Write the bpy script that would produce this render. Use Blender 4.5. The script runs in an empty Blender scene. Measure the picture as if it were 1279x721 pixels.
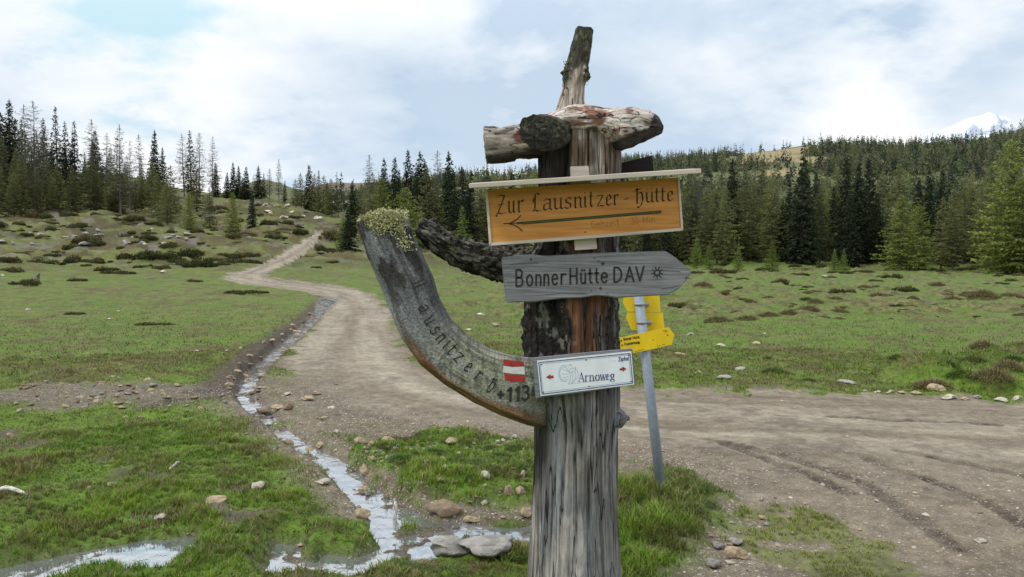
import bpy, math, random
import numpy as np
from mathutils import Matrix, Vector

# ------------------------------------------------------------------ camera, world, light, exposure
SC = bpy.context.scene
COL = SC.collection
F = 1000.0                       # focal length in pixels of the 1279 wide photograph
HOR = 338.0                      # horizon line
CZ = 1.6                         # eye height
PITCH = math.atan((HOR - 360.5) / F * -1.0)

cam_d = bpy.data.cameras.new("camera")
cam_d.sensor_fit = 'HORIZONTAL'
cam_d.sensor_width = 36.0
cam_d.lens = 36.0 * F / 1279.0
cam_d.clip_start = 0.05
cam_d.clip_end = 30000.0
cam = bpy.data.objects.new("camera", cam_d)
cam.location = (0, 0, CZ)
cam.rotation_euler = (math.pi / 2 - PITCH, 0, 0)
COL.objects.link(cam)
SC.camera = cam

SUN_EL, SUN_AZ = math.radians(52), math.radians(-62)    # azimuth measured from +Y towards +X
W = bpy.data.worlds.new("World")
SC.world = W
W.use_nodes = True
def build_world():
    nt = W.node_tree
    nt.nodes.clear()
    N = nt.nodes.new
    L = nt.links.new
    out = N('ShaderNodeOutputWorld')
    sky = N('ShaderNodeTexSky')
    sky.sky_type = 'NISHITA'
    sky.sun_disc = False
    sky.sun_elevation = SUN_EL
    sky.sun_rotation = SUN_AZ
    sky.altitude = 1700
    bg = N('ShaderNodeBackground')
    bg.inputs['Strength'].default_value = 0.11
    L(sky.outputs[0], bg.inputs['Color'])
    tc = N('ShaderNodeTexCoord')
    sep = N('ShaderNodeSeparateXYZ')
    L(tc.outputs['Generated'], sep.inputs[0])
    den = N('ShaderNodeMath'); den.operation = 'MAXIMUM'; den.inputs[1].default_value = 0.0
    L(sep.outputs['Z'], den.inputs[0])
    add = N('ShaderNodeMath'); add.operation = 'ADD'; add.inputs[1].default_value = 0.28
    L(den.outputs[0], add.inputs[0])
    dx = N('ShaderNodeMath'); dx.operation = 'DIVIDE'
    dy = N('ShaderNodeMath'); dy.operation = 'DIVIDE'
    L(sep.outputs['X'], dx.inputs[0]); L(add.outputs[0], dx.inputs[1])
    L(sep.outputs['Y'], dy.inputs[0]); L(add.outputs[0], dy.inputs[1])
    cmb = N('ShaderNodeCombineXYZ')
    L(dx.outputs[0], cmb.inputs[0]); L(dy.outputs[0], cmb.inputs[1])
    cmb.inputs[2].default_value = 3.7
    mp = N('ShaderNodeMapping')
    mp.inputs['Location'].default_value = (0.35, 0.9, 0.0)
    L(cmb.outputs[0], mp.inputs[0])
    n1 = N('ShaderNodeTexNoise')
    n1.inputs['Scale'].default_value = 0.85
    n1.inputs['Detail'].default_value = 7
    n1.inputs['Roughness'].default_value = 0.52
    n1.inputs['Distortion'].default_value = 0.35
    L(mp.outputs[0], n1.inputs['Vector'])
    n2 = N('ShaderNodeTexNoise')
    n2.inputs['Scale'].default_value = 2.3
    n2.inputs['Detail'].default_value = 8
    n2.inputs['Roughness'].default_value = 0.55
    L(mp.outputs[0], n2.inputs['Vector'])
    r1 = N('ShaderNodeValToRGB')
    r1.color_ramp.elements[0].position = 0.36
    r1.color_ramp.elements[0].color = (0.50, 0.61, 0.73, 1)
    r1.color_ramp.elements[1].position = 0.62
    r1.color_ramp.elements[1].color = (0.93, 0.93, 0.93, 1)
    e = r1.color_ramp.elements.new(0.49); e.color = (0.745, 0.805, 0.865, 1)
    mixn = N('ShaderNodeMix'); mixn.data_type = 'FLOAT'
    mixn.inputs[0].default_value = 0.38
    L(n1.outputs['Fac'], mixn.inputs[2]); L(n2.outputs['Fac'], mixn.inputs[3])
    val = mixn.outputs[0]
    wob = N('ShaderNodeMapRange'); wob.inputs['From Min'].default_value = .3; wob.inputs['From Max'].default_value = .7; wob.inputs['To Min'].default_value = -.085; wob.inputs['To Max'].default_value = .085
    L(n2.outputs['Fac'], wob.inputs[0])
    def mass(d, r0, r1, amt, val):
        v = Vector(d).normalized()
        dt = N('ShaderNodeVectorMath'); dt.operation = 'DOT_PRODUCT'; dt.inputs[1].default_value = v
        L(tc.outputs['Generated'], dt.inputs[0])
        nv = N('ShaderNodeMath'); nv.operation = 'ARCCOSINE'; L(dt.outputs['Value'], nv.inputs[0])
        ad = N('ShaderNodeMath'); ad.operation = 'ADD'; L(nv.outputs[0], ad.inputs[0]); L(wob.outputs[0], ad.inputs[1])
        mr = N('ShaderNodeMapRange'); mr.interpolation_type = 'SMOOTHSTEP'
        mr.inputs['From Min'].default_value = math.radians(r1); mr.inputs['From Max'].default_value = math.radians(r0); mr.inputs['To Min'].default_value = amt; mr.inputs['To Max'].default_value = 0.0
        L(ad.outputs[0], mr.inputs[0])
        if val is None: return mr.outputs[0]
        s = N('ShaderNodeMath'); s.operation = 'ADD'; L(val, s.inputs[0]); L(mr.outputs[0], s.inputs[1])
        return s.outputs[0]
    val = mass((-.36, 1, .24), 20, 4, .11, val)      # white, upper left
    val = mass((.45, 1, .20), 14, 3, .01, val)       # white bank low on the right
    val = mass((.60, 1, .20), 9, 2, -.13, val)
    val = mass((.17, 1, .27), 17, 4, -.15, val)      # blue grey cloud right of the post
    val = mass((-.12, 1, .17), 15, 3, -.10, val)
    L(val, r1.inputs[0])
    # the cloud deck is brighter overhead than near the skyline
    zr = N('ShaderNodeMapRange')
    zr.inputs['From Min'].default_value = 0.25; zr.inputs['From Max'].default_value = 0.8
    zr.inputs['To Min'].default_value = 0.97; zr.inputs['To Max'].default_value = 1.5
    L(sep.outputs['Z'], zr.inputs[0])
    bg2 = N('ShaderNodeBackground')
    L(r1.outputs[0], bg2.inputs['Color'])
    L(zr.outputs[0], bg2.inputs['Strength'])
    mx = N('ShaderNodeMixShader')
    # openings in the deck where the blue shows
    r2 = N('ShaderNodeMapRange')
    r2.inputs['From Min'].default_value = 0.33; r2.inputs['From Max'].default_value = 0.42
    r2.inputs['To Min'].default_value = 0.86; r2.inputs['To Max'].default_value = 0.97
    L(n2.outputs['Fac'], r2.inputs[0])
    gap = mass((-.47, 1, .335), 5.5, 1.0, .8, None)
    mc = N('ShaderNodeMix'); mc.data_type = 'RGBA'; L(gap, mc.inputs[0]); L(r1.outputs[0], mc.inputs[6]); mc.inputs[7].default_value = (.46, .70, .80, 1)
    L(mc.outputs[2], bg2.inputs['Color'])
    L(r2.outputs[0], mx.inputs[0])
    L(bg.outputs[0], mx.inputs[1]); L(bg2.outputs[0], mx.inputs[2])
    L(mx.outputs[0], out.inputs['Surface'])
build_world()

sun_d = bpy.data.lights.new("sun", 'SUN')
sun_d.energy = 1.5
sun_d.angle = math.radians(11)
sun_d.color = (1.0, 0.96, 0.90)
sun = bpy.data.objects.new("sun", sun_d)
sdir = Vector((math.sin(SUN_AZ) * math.cos(SUN_EL), math.cos(SUN_AZ) * math.cos(SUN_EL), math.sin(SUN_EL)))
# the bright patch of sky lies to the left, slightly behind the camera
sdir = Vector((sdir.x, -abs(sdir.y), sdir.z))
sun.rotation_euler = sdir.to_track_quat('Z', 'Y').to_euler()
sun.location = (-20, -20, 40)
COL.objects.link(sun)
for n in W.node_tree.nodes:
    if n.type == 'TEX_SKY':
        n.sun_rotation = math.atan2(sdir.x, sdir.y)

SC.view_settings.view_transform = 'Standard'
SC.view_settings.look = 'None'
SC.view_settings.exposure = 0.27
SC.view_settings.gamma = 1.0
SC.view_settings.use_curve_mapping = False
SC.render.engine = 'CYCLES'
SC.cycles.max_bounces = 5
SC.cycles.diffuse_bounces = 3
SC.cycles.glossy_bounces = 2
SC.cycles.transparent_max_bounces = 4
SC.cycles.use_denoising = True

# ------------------------------------------------------------------ numeric helpers
rng = np.random.default_rng(11)
random.seed(4)

def lin(r, g, b):
    def c(v):
        v /= 255.0
        return v / 12.92 if v <= 0.04045 else ((v + 0.055) / 1.055) ** 2.4
    return np.array([c(r), c(g), c(b)])

def _h(ix, iy, iz, seed):
    h = (ix.astype(np.uint32) * np.uint32(374761393) + iy.astype(np.uint32) * np.uint32(668265263)
         + iz.astype(np.uint32) * np.uint32(2147483647) + np.uint32((seed * 974711 + 12345) & 0xffffffff))
    h = (h ^ (h >> np.uint32(13))) * np.uint32(1274126177)
    h = h ^ (h >> np.uint32(16))
    return (h & np.uint32(0xffff)).astype(np.float64) / 65535.0

def vn2(x, y, seed=0):
    xi = np.floor(x); yi = np.floor(y)
    fx = x - xi; fy = y - yi
    fx = fx * fx * fx * (fx * (fx * 6 - 15) + 10); fy = fy * fy * fy * (fy * (fy * 6 - 15) + 10)
    xi = xi.astype(np.int64); yi = yi.astype(np.int64)
    z = np.zeros_like(xi)
    a = _h(xi, yi, z, seed); b = _h(xi + 1, yi, z, seed)
    c = _h(xi, yi + 1, z, seed); d = _h(xi + 1, yi + 1, z, seed)
    return (a + (b - a) * fx) * (1 - fy) + (c + (d - c) * fx) * fy

def fbm(x, y, oct=4, seed=0, gain=0.5):
    x = np.asarray(x, float); y = np.asarray(y, float)
    s = 0.0; amp = 1.0; tot = 0.0
    for k in range(oct):
        cs, sn = math.cos(0.6 * k), math.sin(0.6 * k)
        f = 2.03 ** k
        s = s + amp * vn2((x * cs - y * sn) * f + 17.3 * k, (x * sn + y * cs) * f - 9.1 * k, seed + k * 13)
        tot += amp; amp *= gain
    return s / tot           # 0..1, centred near .5

def sst(a, b, v):
    t = np.clip((v - a) / (b - a), 0, 1)
    return t * t * (3 - 2 * t)

def mixc(a, b, t):
    t = np.asarray(t)[..., None]
    return np.asarray(a) * (1 - t) + np.asarray(b) * t

ca, sa = math.cos(PITCH), math.sin(PITCH)
def ray(px, py):
    dx = (px - 639.5) / F; dy = (360.5 - py) / F
    return np.array([dx, ca + dy * sa, -sa + dy * ca])
def P(px, py, Y):
    d = ray(px, py)
    t = Y / d[1]
    return np.array([d[0] * t, Y, CZ + d[2] * t])
def project(x, y, z):
    z = z - CZ
    f = y * ca - z * sa
    u = y * sa + z * ca
    return 639.5 + F * x / f, 360.5 - F * u / f

# ------------------------------------------------------------------ terrain base
_COLS = {     # photo column: (depth, photo row of the ground there); nearer than 12 m the ground is level
    -700: [(25, 392), (40, 350), (60, 315), (90, 285), (130, 255), (200, 225), (300, 205), (600, 230), (2500, 300)],
    0:    [(20, 418), (25, 398), (32, 376), (42, 352), (55, 328), (75, 300), (100, 273), (130, 250), (180, 222), (250, 205), (400, 225), (2500, 300)],
    150:  [(20, 418), (25, 400), (32, 380), (42, 356), (55, 333), (75, 305), (100, 275), (130, 252), (170, 228), (230, 218), (400, 240), (2500, 300)],
    250:  [(20, 418), (25, 401), (32, 382), (42, 358), (55, 334), (75, 305), (100, 276), (130, 254), (165, 240), (220, 244), (500, 262), (2500, 300)],
    330:  [(20, 418), (25, 401), (32, 382), (40, 362), (50, 345), (62, 325), (80, 302), (110, 270), (140, 252), (165, 247), (220, 256), (900, 246), (2500, 280)],
    420:  [(20, 418), (25, 401), (32, 383), (40, 367), (50, 352), (62, 333), (80, 310), (100, 290), (120, 278), (150, 264), (200, 268), (600, 262), (1000, 228), (1400, 231), (2500, 270)],
    490:  [(20, 418), (30, 388), (42, 364), (55, 345), (70, 326), (90, 311), (120, 298), (160, 285), (250, 270), (600, 240), (900, 224), (2500, 270)],
    600:  [(20, 418), (30, 389), (45, 364), (60, 347), (80, 333), (100, 325), (130, 316), (200, 292), (300, 262), (450, 232), (640, 220), (900, 224), (2500, 270)],
    760:  [(20, 418), (30, 390), (45, 366), (60, 350), (80, 337), (100, 329), (130, 318), (200, 290), (300, 255), (450, 222), (620, 207), (900, 212), (2500, 260)],
    880:  [(20, 418), (30, 391), (45, 367), (60, 351), (80, 338), (100, 329), (130, 318), (200, 290), (300, 254), (450, 217), (620, 199), (900, 205), (2500, 260)],
    960:  [(20, 418), (30, 391), (45, 368), (60, 352), (80, 339), (100, 330), (130, 318), (200, 288), (300, 252), (450, 210), (600, 188), (900, 196), (2500, 260)],
    1010: [(20, 418), (30, 391), (45, 368), (60, 353), (80, 340), (100, 331), (130, 318), (200, 288), (300, 250), (450, 205), (600, 180), (900, 190), (2500, 260)],
    1130: [(20, 418), (30, 391), (45, 369), (60, 354), (80, 342), (100, 334), (130, 319), (200, 285), (300, 245), (450, 205), (600, 184), (900, 192), (2500, 260)],
    1200: [(20, 418), (30, 391), (45, 369), (60, 355), (80, 344), (100, 337), (130, 319), (200, 283), (300, 240), (450, 198), (600, 177), (900, 186), (2500, 260)],
    1290: [(20, 418), (30, 391), (45, 370), (60, 356), (80, 346), (100, 339), (130, 318), (200, 278), (300, 228), (450, 180), (600, 158), (900, 168), (2500, 260)],
    2000: [(25, 401), (60, 360), (100, 345), (200, 300), (400, 240), (700, 230), (2500, 300)],
}
_LR = np.linspace(math.log(3.0), math.log(3000.0), 260)
_TH = []; _TZ = []
for _px in sorted(_COLS):
    u = (_px - 639.5) / F
    th = math.atan(u)
    pts = [(3.0, 0.0), (8.0, 0.0), (13.0, 0.0)]
    pts += [(Y, float(P(_px, yp, Y)[2])) for Y, yp in _COLS[_px]]
    Y = np.array([p[0] for p in pts]) / math.cos(th) * 1.0
    Z = np.array([p[1] for p in pts])
    zz = np.interp(_LR, np.log(Y), Z)
    k = np.exp(-0.5 * (np.arange(-9, 10) / 4.0) ** 2); k /= k.sum()
    zz = np.convolve(np.pad(zz, 9, mode='edge'), k, 'valid')
    _TH.append(th); _TZ.append(zz)
_flat = np.interp(_LR, np.log([3, 30, 100, 300, 800, 3000]), [0, 0.3, 4, 25, 60, 20])
_TH = np.array([-math.pi, -1.9] + _TH + [1.9, math.pi])
_TZ = np.array([_flat, _flat] + _TZ + [_flat, _flat])

def base(x, y):
    x = np.asarray(x, float); y = np.asarray(y, float)
    th = np.arctan2(x, y); lr = np.log(np.maximum(np.hypot(x, y), 3.0))
    i = np.clip(np.searchsorted(_TH, th) - 1, 0, len(_TH) - 2)
    t = np.clip((th - _TH[i]) / (_TH[i + 1] - _TH[i]), 0, 1)
    t = t * t * (3 - 2 * t) * 0.6 + t * 0.4
    q = np.clip((lr - _LR[0]) / (_LR[1] - _LR[0]), 0, len(_LR) - 1.001)
    j = q.astype(int); w = q - j
    z0 = _TZ[i, j] * (1 - w) + _TZ[i, j + 1] * w
    z1 = _TZ[i + 1, j] * (1 - w) + _TZ[i + 1, j + 1] * w
    return z0 * (1 - t) + z1 * t

_RG = np.exp(np.linspace(math.log(1.5), math.log(1500), 3000))
def hit(px, py, zoff=0.0):
    """where the line of sight through a photo point first meets the ground"""
    d = ray(px, py)
    X = d[0] / d[1] * _RG
    zr = CZ + d[2] / d[1] * _RG
    g = base(X, _RG) + zoff
    k = np.argmax(zr <= g)
    if zr[k] > g[k]:
        k = len(_RG) - 1
    return np.array([X[k], _RG[k], g[k]])

def hits(pts):
    return np.array([hit(a, b)[:2] for a, b in pts])

def seg_dist(x, y, poly, extra=None):
    """distance to an open polyline; also the interpolated extra value and the arc position of the nearest point"""
    best = np.full(x.shape, 1e9); ex = np.zeros(x.shape); arc = np.zeros(x.shape); side = np.zeros(x.shape)
    s0 = 0.0
    for k in range(len(poly) - 1):
        a, b = poly[k], poly[k + 1]
        d = b - a; l2 = float(d @ d) + 1e-12
        t = np.clip(((x - a[0]) * d[0] + (y - a[1]) * d[1]) / l2, 0, 1)
        qx = x - a[0] - t * d[0]; qy = y - a[1] - t * d[1]
        ds = np.hypot(qx, qy)
        m = ds < best
        best = np.where(m, ds, best)
        arc = np.where(m, s0 + t * math.sqrt(l2), arc)
        side = np.where(m, np.sign(d[0] * qy - d[1] * qx), side)
        if extra is not None:
            ex = np.where(m, extra[k] * (1 - t) + extra[k + 1] * t, ex)
        s0 += math.sqrt(l2)
    return best, ex, arc, side

def near_box(fn, x, y, poly, margin, *args):
    lo = poly.min(0) - margin; hi = poly.max(0) + margin
    m = (x > lo[0]) & (x < hi[0]) & (y > lo[1]) & (y < hi[1])
    res = fn(x[m], y[m], poly, *args)
    if not isinstance(res, tuple):
        o = np.full(x.shape, -9.0); o[m] = res; return o
    out = []
    for k, r in enumerate(res):
        o = np.full(x.shape, 9.0 if k == 0 else 0.0); o[m] = r; out.append(o)
    return out

def poly_sd(x, y, poly):
    """signed distance to a closed polygon, positive inside"""
    best = np.full(x.shape, 1e9); ins = np.zeros(x.shape, bool)
    n = len(poly)
    for k in range(n):
        a, b = poly[k], poly[(k + 1) % n]
        d = b - a; l2 = float(d @ d) + 1e-12
        t = np.clip(((x - a[0]) * d[0] + (y - a[1]) * d[1]) / l2, 0, 1)
        best = np.minimum(best, np.hypot(x - a[0] - t * d[0], y - a[1] - t * d[1]))
        c = ((a[1] > y) != (b[1] > y)) & (x < d[0] * (y - a[1]) / (d[1] if abs(d[1]) > 1e-12 else 1e-12) + a[0])
        ins ^= c
    return np.where(ins, best, -best)

# ------------------------------------------------------------------ plan of the place (read off the photograph, on the ground)
_road_up = [(409, 287), (402, 296), (390, 309), (374, 321), (352, 333), (334, 341), (338, 346), (372, 351), (410, 354), (440, 359), (466, 367),
            (482, 379), (489, 395), (492, 412), (502, 432), (532, 452), (600, 472), (660, 481), (790, 487), (950, 488), (1100, 491), (1279, 499), (1420, 506)]
_road_lo = [(399, 287), (384, 297), (364, 309), (342, 322), (318, 334), (286, 341), (279, 348), (300, 355), (345, 360), (385, 365), (404, 373),
            (402, 386), (388, 404), (366, 428), (350, 455), (343, 480), (352, 500), (400, 523), (470, 533), (560, 541), (660, 558), (790, 579)]
ROAD_UP = hits(_road_up)
ROAD_LO = hits(_road_lo)
_right_dirt = [(790, 579), (855, 588), (908, 622), (900, 655), (868, 685), (838, 716)]
RD = hits(_right_dirt)
ROAD_POLY = np.vstack([ROAD_LO[::1], RD[1:], np.array([[0.6, 3.1], [1.0, 2.0], [2.2, 0.2], [4.5, -3], [14, -4], [14, 7.5]]), ROAD_UP[::-1]])
# middle line of the road (for wheel tracks)
def resample(p, n):
    p = np.asarray(p, float)
    s = np.concatenate([[0], np.cumsum(np.hypot(*np.diff(p[:, :2], axis=0).T))])
    t = np.linspace(0, s[-1], n)
    return np.stack([np.interp(t, s, p[:, k]) for k in range(p.shape[1])], 1)
_mid_px = [(404, 287), (393, 297), (377, 310), (358, 322), (335, 332), (309, 341), (306, 347), (336, 353), (390, 359), (424, 364), (442, 374), (445, 390),
           (437, 412), (430, 435), (436, 460), (470, 490), (560, 510), (660, 519), (790, 527), (950, 534), (1100, 540), (1279, 548), (1420, 556)]
ROAD_MID = hits(_mid_px)
# stream: (column, row, half width in photo pixels)
def wet_line(l):
    q = [hit(a, b) for a, b, _ in l]
    return np.array([p[:2] for p in q]), np.array([w * 1.08 * p[1] / F for p, (_, _, w) in zip(q, l)])
STREAM = [wet_line(l) for l in (
    [(412, 371, 11), (406, 378, 9), (398, 391, 6), (382, 407, 7), (360, 426, 7), (338, 444, 8), (320, 462, 9), (308, 479, 9), (308, 494, 11), (324, 509, 11), (345, 527, 10),
     (368, 545, 11), (394, 559, 14), (420, 573, 15), (438, 590, 17), (456, 607, 18), (474, 622, 22), (500, 640, 26), (520, 655, 26)],
    [(118, 516, 6), (180, 508, 7), (235, 498, 6)],
)]
POOLS = [hits(l) for l in (
    [(470, 626), (508, 626), (545, 641), (585, 640), (600, 645), (640, 648), (690, 643), (684, 680), (640, 678), (600, 672), (565, 676), (545, 692), (515, 700), (502, 684), (476, 668), (462, 650)],
    [(-60, 735), (-20, 702), (40, 688), (85, 679), (130, 671), (180, 662), (238, 659), (246, 668), (222, 680), (196, 700), (168, 700), (150, 690), (110, 697), (60, 712), (10, 730)],
    [(326, 708), (340, 690), (346, 666), (370, 668), (372, 686), (395, 690), (408, 678), (440, 686), (480, 672), (508, 678), (496, 692), (462, 704), (440, 718), (402, 714), (388, 698), (358, 712)])]
STONY = hits([(105, 496), (170, 490), (50, 490), (215, 494), (10, 492)])
RUTS = [hits(l) for l in ([(880, 545), (990, 570), (1080, 602), (1150, 645), (1195, 685)], [(1085, 572), (1150, 592), (1215, 618), (1279, 652)],
                          [(905, 553), (1000, 585), (1060, 612)], [(1125, 560), (1200, 574), (1290, 592)], [(1040, 519), (1130, 523), (1240, 527)])]
BANK = hits([(404, 377), (384, 396), (352, 420), (318, 440), (296, 462), (283, 480), (282, 495)])
GPATCH = hits([(985, 650), (965, 662), (1010, 668), (1060, 690), (1095, 712), (1010, 690), (1040, 672)])
BUMP = hits([(1180, 474), (1225, 464), (1275, 455), (1245, 480), (1300, 470), (1205, 478)])
MOUND = hits([(790, 600), (840, 610), (880, 625), (800, 640), (790, 690), (830, 660)])
BANKGRASS = hits([(500, 575), (540, 560), (515, 566), (560, 552), (575, 600), (598, 580), (620, 600), (640, 590), (655, 578), (566, 545), (625, 565), (545, 600), (650, 610), (480, 565)])

def near_pts(x, y, pts, r):
    d = np.full(x.shape, 1e9)
    for p in pts:
        d = np.minimum(d, np.hypot(x - p[0], (y - p[1]) * 0.8))
    return 1 - sst(r * 0.5, r, d)

def terrain(x, y):
    """height, albedo and cover masks of the ground at world points"""
    x = np.asarray(x, float); y = np.asarray(y, float)
    R = np.hypot(x, y)
    z0 = base(x, y)
    nA = fbm(x * 0.22, y * 0.22, 4, 3)
    nB = fbm(x * 1.1, y * 1.1, 4, 5)
    nC = fbm(x * 4.5, y * 4.5, 4, 8)
    nD = fbm(x * 17, y * 17, 3, 21)
    near = 1 - sst(14, 30, R)
    # --- masks
    sd = poly_sd(x, y, ROAD_POLY)
    wob = (nB - 0.5) * 0.9 + (nC - 0.5) * 0.7
    wobw = wob * np.clip(R / 9, 0.5, 1.2)
    road = sst(-0.10, 0.14, sd + wobw * 0.75)
    dmid, _, arc, side = seg_dist(x, y, ROAD_MID)
    lat = dmid * side
    water = np.full(x.shape, -9.0); wd = np.full(x.shape, 9.0)
    for pl, hw in STREAM:
        d, w, _, _ = near_box(seg_dist, x, y, pl, 1.6, hw)
        w = np.where(d > 8, .1, w)
        q = 1 - d / np.maximum(w, 0.02)                  # 1 in the middle, 0 at the edge
        water = np.maximum(water, q)
        wd = np.minimum(wd, d - w)
    for pl in POOLS:
        s_ = near_box(poly_sd, x, y, pl, 1.5)
        water = np.maximum(water, np.where(s_ > 0, s_ / .09, s_ / .13)); wd = np.minimum(wd, -s_)
    water = np.minimum(water, 1.0)
    chan = sst(-0.9, 0.35, water + (nC - 0.5) * 1.3 + (nB - 0.5) * 0.5)
    dirtside = near_pts(x, y, STONY, 0.85)
    dshoulder, _, _, _ = near_box(seg_dist, x, y, ROAD_LO[14:], 2)
    shoulder = (1 - sst(0.4, 1.25, dshoulder + wobw * 0.6)) * (1 - sst(11, 14, y))
    # the strip of rubble between road and stream
    shoulder = np.maximum(shoulder, (1 - sst(0.05, 0.55, wd)) * (x > -3.6) * (y > 5.2) * (y < 14) * sst(-0.8, 0.2, -wd + 0.9))
    bankd, _, _, bside = near_box(seg_dist, x, y, BANK, 1.5)
    bank = 1 - sst(0.22, 0.55, bankd + (nC - 0.5) * 0.6)
    bgr = near_pts(x, y, BANKGRASS, 0.42)
    bgr = sst(0.35, 0.6, bgr + (nC - 0.5) * 0.9 * (bgr > 0.02))
    gp = near_pts(x, y, GPATCH, 0.40)
    gp = sst(0.35, 0.65, gp * .9 + ((nC - 0.5) * 2.0 + (nD - 0.5) * 1.0) * (gp > 0.02))
    mound = near_pts(x, y, MOUND, 0.55)
    # --- height
    z = z0.copy()
    grassy = (1 - road) * (1 - chan)
    z = z + grassy * ((nB - 0.5) * 0.16 + (nC - 0.5) * 0.085 + (nD - 0.5) * 0.02) * (0.5 + 0.5 * near)
    hill = sst(0.9, 3.0, z0)
    z = z + hill * (1 - road) * ((nA - 0.5) * 1.6 + (nB - 0.5) * 0.5) * (1 - sst(250, 400, R))
    hum = sst(20, 30, y) * (1 - hill) * (x > -4) * (1 - road)
    z = z + hum * np.maximum(nB - 0.54, 0) * 0.55
    z = z + road * ((nC - 0.5) * 0.03 + (nD - 0.5) * 0.012 + (nB - 0.5) * 0.05 - 0.02)
    rut = np.zeros(x.shape)
    for pl in RUTS:
        d, _, a_, _ = near_box(seg_dist, x, y, pl, .4)
        d = d + (nB - 0.5) * 0.10
        tread = 0.6 + 0.4 * np.sign(np.sin(a_ * 50) + 0.2)
        rut = np.maximum(rut, (1 - sst(0.05, 0.105, d)) * (0.55 + 0.45 * sst(0.35, 0.6, nC)) * (0.7 + 0.3 * tread))
    z = z - rut * 0.020 + sst(.55, .75, nD) * rut * .012 + road * (1 - rut) * 0.0
    z = z + (1 - road) * bgr * 0.07 * (1 - chan)
    z = z + mound * (0.02 + 0.05 * nC) * (1 - road)
    z = z + near_pts(x, y, BUMP, 1.1) * (1 - road) * (.20 + .25 * (nC - .4))
    z = z + shoulder * road * (nD - 0.5) * 0.03
    z = z + bank * (bside > 0) * 0.10 * (1 - chan)
    chz = z0 - 0.108 + 0.018 * sst(6.5, 9, y) + (nC - 0.5) * 0.20 + (nB - 0.5) * 0.08 + (nD - 0.5) * 0.04
    z = z * (1 - chan) + chz * chan
    # keep clear of the big trunk: soil heaped round its foot
    dt = np.hypot(x - 0.27, y - 3.45)
    z = z + 0.06 * (1 - sst(0.15, 0.6, dt))
    # --- albedo
    lush = np.array([0.088, 0.150, 0.015]); mid = np.array([0.110, 0.170, 0.026]); olive = np.array([0.134, 0.148, 0.040])
    dry = np.array([0.19, 0.155, 0.075]); moss = np.array([0.066, 0.052, 0.022]); heath = np.array([0.050, 0.046, 0.018])
    rust = np.array([0.088, 0.062, 0.028]); grey = np.array([0.20, 0.185, 0.165])
    dirt = np.array([0.162, 0.130, 0.092]); mud = np.array([0.068, 0.051, 0.038]); rd = np.array([0.300, 0.258, 0.196])
    lushw = np.clip((1 - sst(8.5, 12.5, y)) * (x < 1) + (1 - sst(12.5, 17, y)) * (x >= 1) * 0.8, 0, 1)
    g = mixc(np.broadcast_to(mid, x.shape + (3,)), lush, np.clip(lushw * (0.35 + 1.3 * (nB - 0.28)) + 0.28 * sst(.5, .7, nA), 0, 1))
    g = mixc(g, olive, sst(12, 24, y) * (x < 0) * (0.55 + (nB - 0.5)))
    g = mixc(g, dry, sst(0.52, 0.75, nB * 0.6 + nC * 0.4) * (0.40 + 0.1 * (R > 12)))
    g = mixc(g, moss, sst(0.54, 0.68, nC * 0.75 + nA * 0.25) * (0.55 - 0.15 * (R > 12)))
    mt = fbm(x * .9, y * .55, 5, 101); mt2 = fbm(x * 2.2, y * 1.3, 4, 102)
    fw = sst(9, 15, R)
    g = mixc(g, np.array([.17, .14, .062]), sst(.48, .63, mt) * .5 * fw)
    g = mixc(g, np.array([.075, .070, .026]), sst(.54, .66, mt2 * .6 + mt * .4) * .6 * fw)
    g = mixc(g, np.array([.085, .155, .018]), sst(.50, .38, mt2) * .5 * fw)
    g = g * (1 - 0.12 * sst(9, 18, R))[..., None]
    h1 = sst(0.44, 0.58, fbm(x * 0.35, y * 0.35, 4, 33))
    hc = mixc(np.broadcast_to(olive * 0.85, x.shape + (3,)), heath, h1 * 0.85)
    hc = mixc(hc, rust, sst(0.53, 0.66, fbm(x * 0.5, y * 0.5, 4, 44)) * 0.8)
    hc = mixc(hc, grey * .8, sst(0.64, 0.70, fbm(x * 0.6, y * 0.9, 5, 55)) * 0.6)
    hillw = np.clip(hill * 1.0 * (x < -1) + sst(105, 130, R) * (x >= -1), 0, 1)
    g = mixc(g, hc, hillw)
    g = mixc(g, mixc(np.broadcast_to(dry * 0.9, x.shape + (3,)), heath, sst(.45, .6, nC)), hum * sst(0.55, 0.64, nB) * 0.55)
    # far slopes: pasture openings and dark forest floor
    farw = sst(160, 260, R)
    fg = mixc(np.broadcast_to(np.array([0.105, 0.112, 0.048]), x.shape + (3,)), np.array([0.25, 0.20, 0.10]), clearing(x, y))
    fg = mixc(fg, np.array([0.15, 0.12, 0.09]), sst(700, 800, R))
    g = mixc(g, fg, farw)
    # road
    track = 0.5 + 0.5 * np.cos(np.clip(np.abs(lat) / 0.62 - 1.0, -1.2, 1.2) * math.pi)
    streak = fbm(arc * 0.25, lat * 3.5, 4, 61)
    r_ = mixc(np.broadcast_to(dirt, x.shape + (3,)), rd, np.clip(0.35 + track * 0.5 + (streak - 0.5) * 1.3 + (nB - .5) * 0.6, 0, 1))
    r_ = r_ * (0.86 + 0.28 * nC)[..., None]
    r_ = mixc(r_, dirt * 0.82, shoulder * 0.85)
    low = sst(0.2, 1.6, -lat) * (x > 0.2) * (y < 9)
    r_ = mixc(r_, dirt * 1.02, low * (0.35 + 0.8 * np.clip(nB - 0.2, 0, 1)))
    r_ = mixc(r_, mud * 0.9, np.clip(rut * 0.95, 0, 1))
    r_ = mixc(r_, mud * 1.3, sst(0.56, 0.70, nC * .5 + nB * .5) * 0.5)
    c = mixc(g, r_, road)
    gcover = (1 - road) ** 2
    # bare patches, banks, rubble
    bare = np.clip(dirtside * sst(0.30, 0.55, nC + 0.15), 0, 1)
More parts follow.
